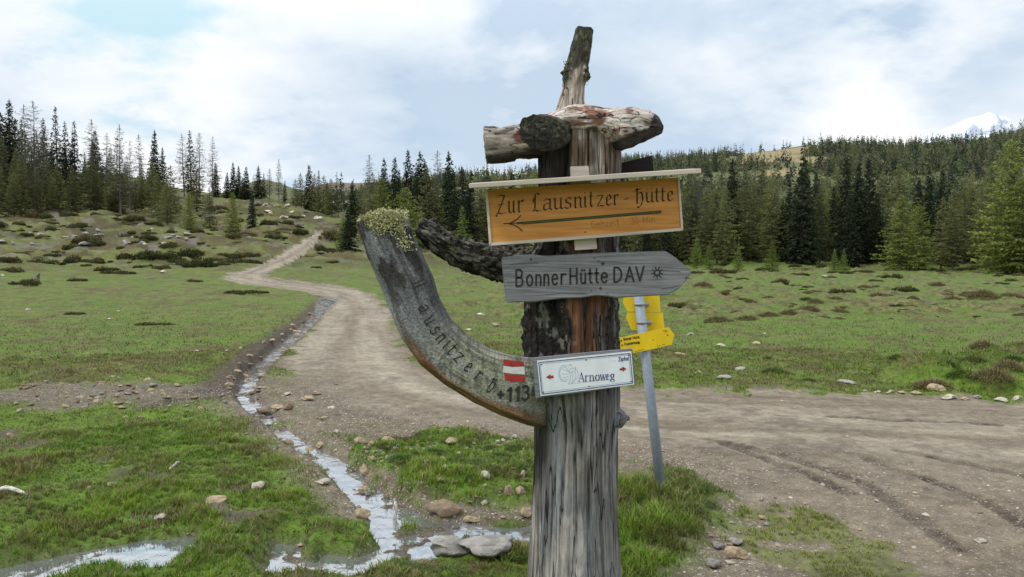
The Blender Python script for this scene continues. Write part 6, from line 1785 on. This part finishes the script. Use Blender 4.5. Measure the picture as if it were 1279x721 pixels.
def stone(px, py, w, h, colr, label=None, group=None, name='stone', rot=None, var=None):
    p = hit(px, py); z = float(ground_z(p[0], p[1])[0])
    lvl = float(terrain(np.array([p[0]]), np.array([p[1]]))['level'][0])
    z = max(z, lvl - .03)
    s = w * p[1] / F
    me = ROCKS[colr][srr.integers(4) if var is None else var]
    o = link(name, me)
    o.location = (p[0], p[1], z)
    hh = h * p[1] / F * .95
    ext = max(v.co.z for v in me.vertices)
    o.scale = (s, s * srr.uniform(.75, 1.15), max(hh / max(ext, .05) * .8, s * .3)); o.rotation_euler = (srr.normal() * .06, srr.normal() * .08, rot if rot is not None else srr.uniform(-.5, .5))
    tag(o, label, 'stone', group); SCAT.append((o, px, group))
    return o
S1 = 'pale stones between the road and the stream'
for px, py, w, h, c in ((486, 558, 22, 10, 'tan'), (564, 562, 19, 10, 'tan'), (540, 582, 15, 9, 'tan'), (530, 591, 18, 7, 'pale'), (552, 588, 14, 7, 'tan'), (555, 601, 11, 8, 'pale'), (547, 612, 13, 8, 'tan'), (606, 611, 20, 14, 'pale'), (616, 597, 14, 7, 'pale'), (635, 625, 12, 17, 'tan'), (650, 625, 17, 16, 'tan'), (657, 641, 19, 15, 'tan'), (653, 607, 9, 11, 'pale'), (605, 624, 10, 8, 'pale'), (483, 601, 9, 9, 'tan'), (643, 545, 9, 7, 'pale'),
                        (449, 560, 18, 12, 'tan'), (466, 583, 10, 9, 'tan'), (500, 612, 9, 5, 'brown'), (572, 576, 9, 5, 'pale'), (590, 640, 26, 9, 'tan'), (455, 584, 14, 18, 'tan'), (464, 564, 12, 9, 'tan'), (512, 570, 9, 5, 'pale'), (530, 570, 10, 5, 'tan'), (628, 560, 8, 5, 'pale')):
    stone(px, py, w, h, c, None, S1)
for i in range(60):
    _v = srr.random(); px = 455 + 205 * srr.random(); py = np.interp(px, [455, 660], [545, 556]) + _v * np.interp(px, [455, 560, 660], [35, 75, 80])
    stone(px, py, srr.uniform(4, 8) + 7 * srr.random() ** 4, srr.uniform(2.5, 6), ['tan', 'pale', 'tan', 'brown', 'grey'][i % 5], 'small stone among the rubble on the bank between road and stream', 'small stones on the bank between road and stream')
for i in range(40):
    px = 800 + 330 * srr.random(); py = 600 + 115 * srr.random()
    if (px < 905 and py < 660) or px < 838: continue
    stone(px, py, srr.uniform(4, 9), srr.uniform(2.5, 4.5), ['pale', 'grey', 'tan'][i % 3], 'small stone among the loose gravel around the grass patch', 'small stones on the gravel right of the posts')
stone(552, 634, 56, 22, 'brown', 'broad low wet sandy brown rock slab at the edge of the pool', None, 'rock', 0, 3)
stone(322, 612, 21, 13, 'pale', 'pale angular stone alone on the green grass left of the stream')
stone(268, 629, 36, 11, 'tan', 'flat tan slab lying in the grass left of the pale angular stone', None, 'stone', 0, 3)
stone(453, 640, 26, 15, 'tan', 'rounded tan stone on the grassy edge of the stream pool')
stone(404, 602, 20, 9, 'pale', 'pale thin stone standing in the grass beside the stream', None, 'stone', .6)
stone(200, 645, 18, 7, 'pale', 'narrow pale stone in the grass above the lower left puddle')
stone(140, 614, 17, 7, 'tan', 'long tan pebble on the muddy patch in the left grass')
stone(113, 616, 11, 6, 'tan', 'small tan pebble beside the long one on the muddy patch')
stone(57, 660, 9, 6, 'tan', 'small tan stone above the lower left puddle')
stone(24, 512, 11, 6, 'pale', 'pale stone in the grass at the left edge below the stony patch')
stone(13, 547, 12, 6, 'tan', 'small dull stone at the left edge in the grass')
stone(562, 696, 80, 29, 'grey', 'grey lichen-covered boulder in front of the pool, left hump', None, 'boulder', 0, 1)
stone(615, 697, 88, 27, 'grey', 'grey lichen-covered boulder in front of the pool, against the wooden trunk', None, 'boulder', .2, 2)
stone(898, 682, 19, 11, 'grey', 'rounded grey stone above the tan rock on the gravel right of the posts')
stone(921, 678, 25, 9, 'grey', 'flat grey stone touching the tan rock on the gravel')
stone(920, 694, 34, 18, 'tan', 'large tan orange rock on the gravel at the foot of the grass mound', None, 'rock', .3, 0)
stone(893, 704, 24, 15, 'grey', 'rounded grey stone left of the tan orange rock')
stone(795, 664, 15, 9, 'pale', 'pale stone in the long grass near the steel pole, left of a pair')
stone(811, 661, 17, 8, 'pale', 'pale stone in the long grass near the steel pole, right of a pair')
stone(952, 643, 16, 7, 'tan', 'flat stone at the tip of the small grass patch on the gravel')
stone(951, 622, 7, 7, 'pale', 'small white stone on the gravel above the grass patch')
stone(957, 650, 9, 5, 'grey', 'small grey stone below the flat stone at the grass patch')
stone(1240, 441, 27, 10, 'tan', 'tan flat boulder on the grassy bank beyond the road', None, 'boulder', 0, 3)
stone(1225, 675, 16, 5, 'pale', 'flat pale stone on the road surface near the lower right')
S2 = 'stones along the far road edge at right'
for px, py, w, h, c in ((1185, 497, 24, 9, 'pale'), (1170, 490, 24, 12, 'tan'), (1112, 490, 12, 5, 'pale'), (1126, 491, 14, 5, 'tan'), (1096, 490, 10, 4, 'pale'), (1145, 492, 16, 6, 'tan'), (1222, 497, 16, 6, 'grey'), (1250, 499, 20, 6, 'pale'), (1270, 498, 18, 7, 'pale'), (1080, 489, 9, 4, 'grey'), (1205, 498, 12, 5, 'tan'), (1058, 488, 7, 4, 'tan')):
    stone(px, py, w, h, c, None, S2)
S3 = 'stones in the meadow behind the posts'
for px, py, w, h, c in ((872, 466, 13, 7, 'pale'), (900, 431, 18, 5, 'pale'), (945, 430, 14, 5, 'tan'), (905, 474, 24, 8, 'grey'), (925, 463, 18, 7, 'grey'), (862, 421, 10, 4, 'pale'), (1058, 478, 30, 6, 'grey'), (850, 446, 16, 4, 'tan'), (955, 420, 4, 3, 'pale'), (600, 396, 16, 5, 'pale'), (620, 408, 12, 5, 'grey'), (585, 412, 10, 4, 'pale'), (1030, 347, 10, 6, 'grey')):
    stone(px, py, w, h, c, None, S3)
S4 = 'stones along the stream beside the road'
for px, py, w, h, c in ((287, 488, 13, 6, 'tan'), (294, 493, 10, 5, 'brown'), (300, 486, 9, 4, 'tan'), (328, 511, 22, 8, 'brown'), (348, 511, 22, 8, 'tan'), (360, 514, 18, 12, 'brown'), (333, 486, 12, 5, 'tan'), (384, 498, 22, 7, 'tan'), (396, 492, 14, 4, 'brown'), (400, 551, 14, 9, 'tan'), (386, 552, 14, 8, 'tan'), (360, 545, 24, 6, 'brown'), (358, 492, 12, 4, 'pale'), (336, 527, 10, 6, 'brown'), (297, 470, 12, 4, 'tan'), (312, 458, 14, 5, 'brown'), (325, 447, 12, 4, 'brown'), (340, 432, 10, 4, 'tan'), (352, 425, 10, 4, 'brown'), (306, 466, 12, 4, 'tan'), (368, 412, 9, 3, 'tan'), (378, 402, 8, 3, 'brown'), (420, 541, 9, 5, 'pale'), (405, 523, 12, 4, 'tan'), (440, 560, 10, 6, 'tan'), (290, 480, 14, 5, 'brown'), (318, 478, 9, 4, 'tan'), (330, 465, 10, 4, 'tan'), (346, 448, 9, 4, 'tan'), (375, 530, 8, 4, 'pale'), (420, 480, 10, 3, 'brown'), (414, 508, 12, 3, 'pale')):
    stone(px, py, w, h, c, None, S4)
for i in range(70):
    _t = srr.uniform(0, 1); _l = [(404, 380), (384, 404), (352, 432), (322, 460), (306, 480), (310, 498), (340, 525), (372, 548), (400, 563), (440, 593), (470, 620)]
    _k = _t * (len(_l) - 1); _i = min(int(_k), len(_l) - 2); _f = _k - _i
    px = _l[_i][0] * (1 - _f) + _l[_i + 1][0] * _f + srr.normal() * (9 + 5 * _t); py = _l[_i][1] * (1 - _f) + _l[_i + 1][1] * _f + srr.normal() * 3
    stone(px, py, srr.uniform(5, 9 + 7 * _t), srr.uniform(2.5, 4 + 3 * _t), ['brown', 'tan', 'brown', 'grey'][i % 4], 'small wet stone in the bed of the stream beside the road', 'small wet stones in the stream bed')
S5 = 'stones of the wet stony patch in the left meadow'
for i in range(75):
    px = 128 + srr.normal() * 60; py = 493 + srr.normal() * 11 + (px - 128) * .02
    if px < 2: continue
    stone(px, py, srr.uniform(5, 13), srr.uniform(3, 6), ['tan', 'brown', 'brown', 'tan', 'grey'][i % 5], None, S5)
S6 = 'scattered pale stones on the left meadow'
for px, py, w, h in ((33, 571, 8, 4), (245, 441, 10, 4), (283, 441, 7, 3), (35, 389, 9, 4), (148, 389, 7, 3), (136, 399, 6, 3), (204, 341, 11, 5), (180, 310, 7, 4), (64, 282, 6, 4), (3, 345, 6, 5), (190, 288, 6, 3), (157, 525, 9, 4), (300, 437, 6, 3)):
    stone(px, py, w, h, 'pale', None, S6)
S7 = 'grey rocks breaking through the left slope'
for i in range(48):
    px, py = [(srr.uniform(0, 130), srr.uniform(283, 308)), (srr.uniform(100, 240), srr.uniform(292, 312)), (srr.uniform(330, 420), srr.uniform(252, 275))][i % 3]
    stone(px, py, srr.uniform(6, 15), srr.uniform(3, 6), ['grey', 'grey', 'pale'][i % 3], None, S7)

# pebbles and grit: nobody could count them
def pebbles():
    r = np.random.default_rng(3)
    n = 60000
    R = np.exp(r.uniform(math.log(3.4), math.log(17), n)); th = r.uniform(-.70, .70, n)
    x, y = R * np.sin(th), R * np.cos(th)
    t = terrain(x, y)
    keep = (r.random(n) < np.minimum(t['gravel'], 1.6) * .24) & (t['z'] > t['level'] - .03)
    # fewer on the driven lanes
    x, y, z = x[keep], y[keep], t['z'][keep]; n = len(x)
    oct_ = np.array([[1, 0, 0], [-1, 0, 0], [0, 1, 0], [0, -1, 0], [0, 0, 1], [0, 0, -1]], float)
    fc = np.array([[0, 2, 4], [2, 1, 4], [1, 3, 4], [3, 0, 4], [2, 0, 5], [1, 2, 5], [3, 1, 5], [0, 3, 5]])
    s = .004 + .011 * r.random(n) ** 3 + .018 * (r.random(n) > .975)
    an = r.uniform(0, 6.283, n)
    v = oct_[None] * (1 + r.normal(size=(n, 6, 1)) * .25) * np.stack([np.ones(n), r.uniform(.6, 1, n), r.uniform(.35, .6, n)], 1)[:, None] * s[:, None, None]
    c_, s_ = np.cos(an)[:, None], np.sin(an)[:, None]
    vx = v[..., 0] * c_ - v[..., 1] * s_; vy = v[..., 0] * s_ + v[..., 1] * c_
    V = np.stack([vx + x[:, None], vy + y[:, None], v[..., 2] + (z + s * .15)[:, None]], -1).reshape(-1, 3)
    T = (fc[None] + np.arange(n)[:, None, None] * 6).reshape(-1, 3)
    pal = np.array([[.36, .29, .21], [.42, .37, .30], [.24, .21, .18], [.30, .22, .15], [.5, .46, .4]])
    C = np.repeat(pal[r.integers(0, 5, n)] * r.uniform(.7, 1.15, (n, 1)), 6, 0)
    me = mesh_np('pebbles', V, tris=T, cols=C, smooth=False)
    tag(link('pebbles', me, MAT_ROCK), 'loose pebbles and grit on the gravel road and its shoulders', 'gravel', kind='stuff')
pebbles()

# ------------------------------------------------------------------ grass
def grass():
    r = np.random.default_rng(2)
    def blades(n, r0, r1, thm, hmul, wid, dens):
        R = np.sqrt(r.uniform(r0 ** 2, r1 ** 2, n)); th = r.uniform(-thm, thm, n)
        x, y = R * np.sin(th), R * np.cos(th)
        # tufting: pull towards little centres
        cx = np.floor(x / .085) * .085 + .085 * _h(np.floor(x / .085).astype(np.int64), np.floor(y / .085).astype(np.int64), np.zeros(n, np.int64), 1)
        cy = np.floor(y / .085) * .085 + .085 * _h(np.floor(x / .085).astype(np.int64), np.floor(y / .085).astype(np.int64), np.zeros(n, np.int64), 2)
        k = .45 * _h(np.floor(x / .085).astype(np.int64), np.floor(y / .085).astype(np.int64), np.zeros(n, np.int64), 3)
        x = x + (cx - x) * k; y = y + (cy - y) * k
        t = terrain(x, y)
        keep = (r.random(n) < t['grass'] * dens * (1 - .95 * sst(16, 38, R))) & (t['z'] > t['level'] + .004)
        x, y = x[keep], y[keep]; z = t['z'][keep]; n = len(x)
        lush = t['lush'][keep]; nB = t['nB'][keep]; nC = t['nC'][keep]; dry = t['dry'][keep]; mo = t['mound'][keep]
        nE = fbm(x * 2.6, y * 2.6, 3, 201)
        h = (.022 + .040 * sst(.35, .7, nC) + .035 * sst(.5, .75, nE)) * (.6 + .8 * r.random(n)) * hmul * (1 + .2 * mo) * (1 - .30 * ((x < .2) & (y < 12))) * np.where((x > .9) & (t['road'][keep] > .5), .45, 1)
        az = r.uniform(0, 6.283, n); lean = r.uniform(.15, .9, n)
        d = np.stack([np.cos(az) * lean, np.sin(az) * lean, np.ones(n)], 1)
        b = np.stack([x, y, z - .006], 1)
        m_ = b + d * (h * .55)[:, None]
        tip = b + d * h[:, None] * np.array([1.35, 1.35, .92])
        sd = np.stack([-np.sin(az), np.cos(az), np.zeros(n)], 1) * (wid * r.uniform(.7, 1.3, n))[:, None]
        V = np.stack([b - sd, b + sd, m_ + sd * .75, m_ - sd * .75, tip], 1).reshape(-1, 3)
        i = np.arange(n)[:, None] * 5
        T = np.concatenate([i + [0, 1, 2], i + [0, 2, 3], i + [3, 2, 4]])
        g1 = np.array([.080, .152, .010]); g2 = np.array([.138, .218, .015]); g3 = np.array([.110, .136, .030]); g4 = np.array([.22, .175, .085]); g5 = np.array([.046, .088, .014]); g6 = np.array([.085, .062, .026])
        c = mixc(np.tile(g1, (n, 1)), g2, sst(.42, .68, nE))
        c = mixc(c, g5, sst(.55, .42, nC) * .6)
        c = mixc(c, g3, np.clip((1 - lush) * .85 + .5 * sst(.5, .66, nB), 0, 1))
        c = mixc(c, g6, sst(.56, .68, fbm(x * 3.1, y * 3.1, 3, 222)) * .65)
        onp = (x > .9) & (t['road'][keep] > .5)
        c = np.where(onp[:, None], np.array([.15, .19, .028]), c)
        isdry = r.random(n) < (.11 + .22 * dry + .20 * (1 - lush) - .10 * mo)
        c = np.where(isdry[:, None], g4, c)
        c = c * r.uniform(.85, 1.5, (n, 1)) * (1 - .10 * sst(9, 18, y))[:, None]
        return V, T, np.repeat(c, 5, 0)
    parts = [blades(430000, 3.4, 9.0, .72, 1.0, .0026, .95), blades(260000, 9.0, 17, .72, .75, .0045, .8), blades(150000, 15, 40, .72, .8, .009, .7)]
    V = []; T = []; C = []; n = 0
    for v, t, c in parts:
        V.append(v); T.append(t + n); C.append(c); n += len(v)
    me = mesh_np('grass', np.vstack(V), tris=np.vstack(T), cols=np.vstack(C), smooth=False)
    tag(link('grass', me, MAT_GRASS), 'short green alpine grass with dry and mossy patches', 'grass', kind='stuff')
grass()

# ------------------------------------------------------------------ dead wood and the little post
def stick(name, a, b, ra, rb, label, cat, col):
    va, vb = hit(*a), hit(*b)
    va[2] = float(ground_z(va[0], va[1])[0]); vb[2] = float(ground_z(vb[0], vb[1])[0])
    pts = []
    for t in np.linspace(0, 1, 8):
        p = va * (1 - t) + vb * t
        pts.append(p + np.array([0, 0, ra * .9 + .03 * math.sin(t * 4)]) + rng.normal(size=3) * .006)
    g = Geo(); V, Q = tube_geo(pts, np.linspace(ra, rb, 8), 8)
    V = np.array(V); g.add(V, Q, np.array(col) * (.6 + .8 * vn2(V[:, 0] * 30, V[:, 2] * 40, 4))[:, None])
    g.add([pts[0] + np.array([0, 0, ra]), pts[0] + np.array([0, .01, -ra]), pts[0] + np.array([-.02, 0, -ra]), pts[0] + np.array([-.02, 0, ra * .5])], [(0, 1, 2, 3)], np.array(col) * .8)
    o = link(name, g.mesh(name, True), MAT_WOODX); tag(o, label, cat)
    return o
stick('dead_branch', (-6, 624), (40, 629), .020, .011, 'bleached dead branch lying in the grass at the left edge', 'branch', (.5, .47, .42))
stick('dead_branch', (214, 590), (228, 578), .012, .006, 'thin bleached twig sticking out of the mud left of the stream', 'branch', (.42, .40, .36))
def small_wood():
    # short bleached stick standing in the stream
    p = hit(493, 634); z = float(ground_z(p[0], p[1])[0])
    g = Geo(); V, Q = tube_geo([(p[0] - .005, p[1], z - .05), (p[0], p[1], z + .04), (p[0] + .004, p[1] + .02, z + .115), (p[0], p[1] + .03, z + .135)], [.013, .014, .013, .007], 8)
    V = np.array(V); g.add(V, Q, mixc(np.tile([.5, .47, .42], (len(V), 1)), np.array([.05, .045, .04]), (V[:, 2] < z + .02) * .9))
    tag(link('dead_stick', g.mesh('dead_stick', True), MAT_WOOD), 'short bleached stick standing upright in the stream', 'stick')
    # cut stump behind the dark shrub in the left meadow
    p = hit(39, 353); z = float(ground_z(p[0], p[1])[0]); s = p[1] / F
    g = Geo(); V, Q = tube_geo([(p[0], p[1] + .5, z - .2), (p[0], p[1] + .5, z + 5 * s), (p[0] + .05, p[1] + .5, z + 8.5 * s), (p[0] + .12, p[1] + .5, z + 10.5 * s)], [4.6 * s, 3.0 * s, 2.4 * s, .05], 10)
    V = np.array(V); g.add(V, Q, np.array([.21, .185, .155]) * (.5 + .8 * vn2(V[:, 0] * 20, V[:, 2] * 9, 4))[:, None])
    tag(link('tree_stump', g.mesh('tree_stump', True), MAT_WOOD), 'grey cut tree stump behind a dark shrub in the left meadow', 'stump')
    # little pale marker post at the wood's edge
    p = hit(1087, 332); z = float(ground_z(p[0], p[1])[0])
    o = tube('marker_post', (p[0], p[1], z - .1), (p[0] + .02, p[1], z + 15 * p[1] / F), .09, MAT_POST, 10)
    tag(o, 'small pale marker post at the edge of the wood on the right meadow', 'post')
MAT_POST = plain_mat('pale_post', (.42, .42, .40), .8, (8, .8, 1.2))
small_wood()

# ------------------------------------------------------------------ labels that single out each one
DESC = dict(spruce='dense dark spruce', spruce_thin='narrow dark spruce', larch='fresh light green larch', larch_olive='olive green thinly leafed larch', larch_bare='almost bare grey brown larch', larch_young='young bright larch')
WHERE = {'trees on the left slope': 'on the left slope', 'fresh green larches below the left slope': 'in front of the left slope', 'trees along the crest behind the climbing road': 'on the crest where the road climbs', 'trees left of the post behind the meadow': 'behind the curved branch and meadow',
         'trees at the edge of the right meadow': 'at the right meadow edge', 'deeper ranks of the wood right of the post': 'deep in the wood right of the post', 'deeper ranks of the left stand': 'deep in the left stand'}
from collections import defaultdict
def number(items, fmt):
    items = sorted(items, key=lambda t: t[0])
    for i, (px, o) in enumerate(items):
        o['label'] = fmt(i, len(items))
by = defaultdict(list)
for o, px, kd, gr in TREES:
    if gr and not o.get('label'): by[(DESC[kd], gr)].append((px, o))
for (d, gr), it in by.items():
    number(it, lambda i, n: (f"{d} {WHERE[gr]}" if n == 1 else f"{d} {WHERE[gr]}, {'leftmost' if i == 0 else 'rightmost' if i == n - 1 else ordinal(i + 1) + ' from left'}"))
SD = {G1: 'low dark shrub', G3: 'low bush on the right meadow', G4: 'dry tan grass hummock on the right meadow', G5: 'long grass tussock on the bank beyond the road', G6: 'long grass tussock at the foot of the posts', G7: 'green grass clump between road and stream',
      S1: 'tan stone between road and stream', S2: 'stone on the far road edge at right', S3: 'stone in the meadow behind the posts', S4: 'stone along the stream beside the road', S5: 'stone of the wet stony patch', S6: 'pale stone on the left meadow', S7: 'grey rock breaking through the left slope', G1: 'low shrub on the left meadow or lower slope'}
by = defaultdict(list)
for o, px, gr in SCAT:
    if gr == G2: o['label'] = 'small low heath bush among many scattered over the left slope'
    elif gr and not o.get('label'): by[gr].append((px, o))
for gr, it in by.items():
    number(it, lambda i, n: f"{SD[gr]}, {'leftmost' if i == 0 else 'rightmost' if i == n - 1 else ordinal(i + 1) + ' from left'}")
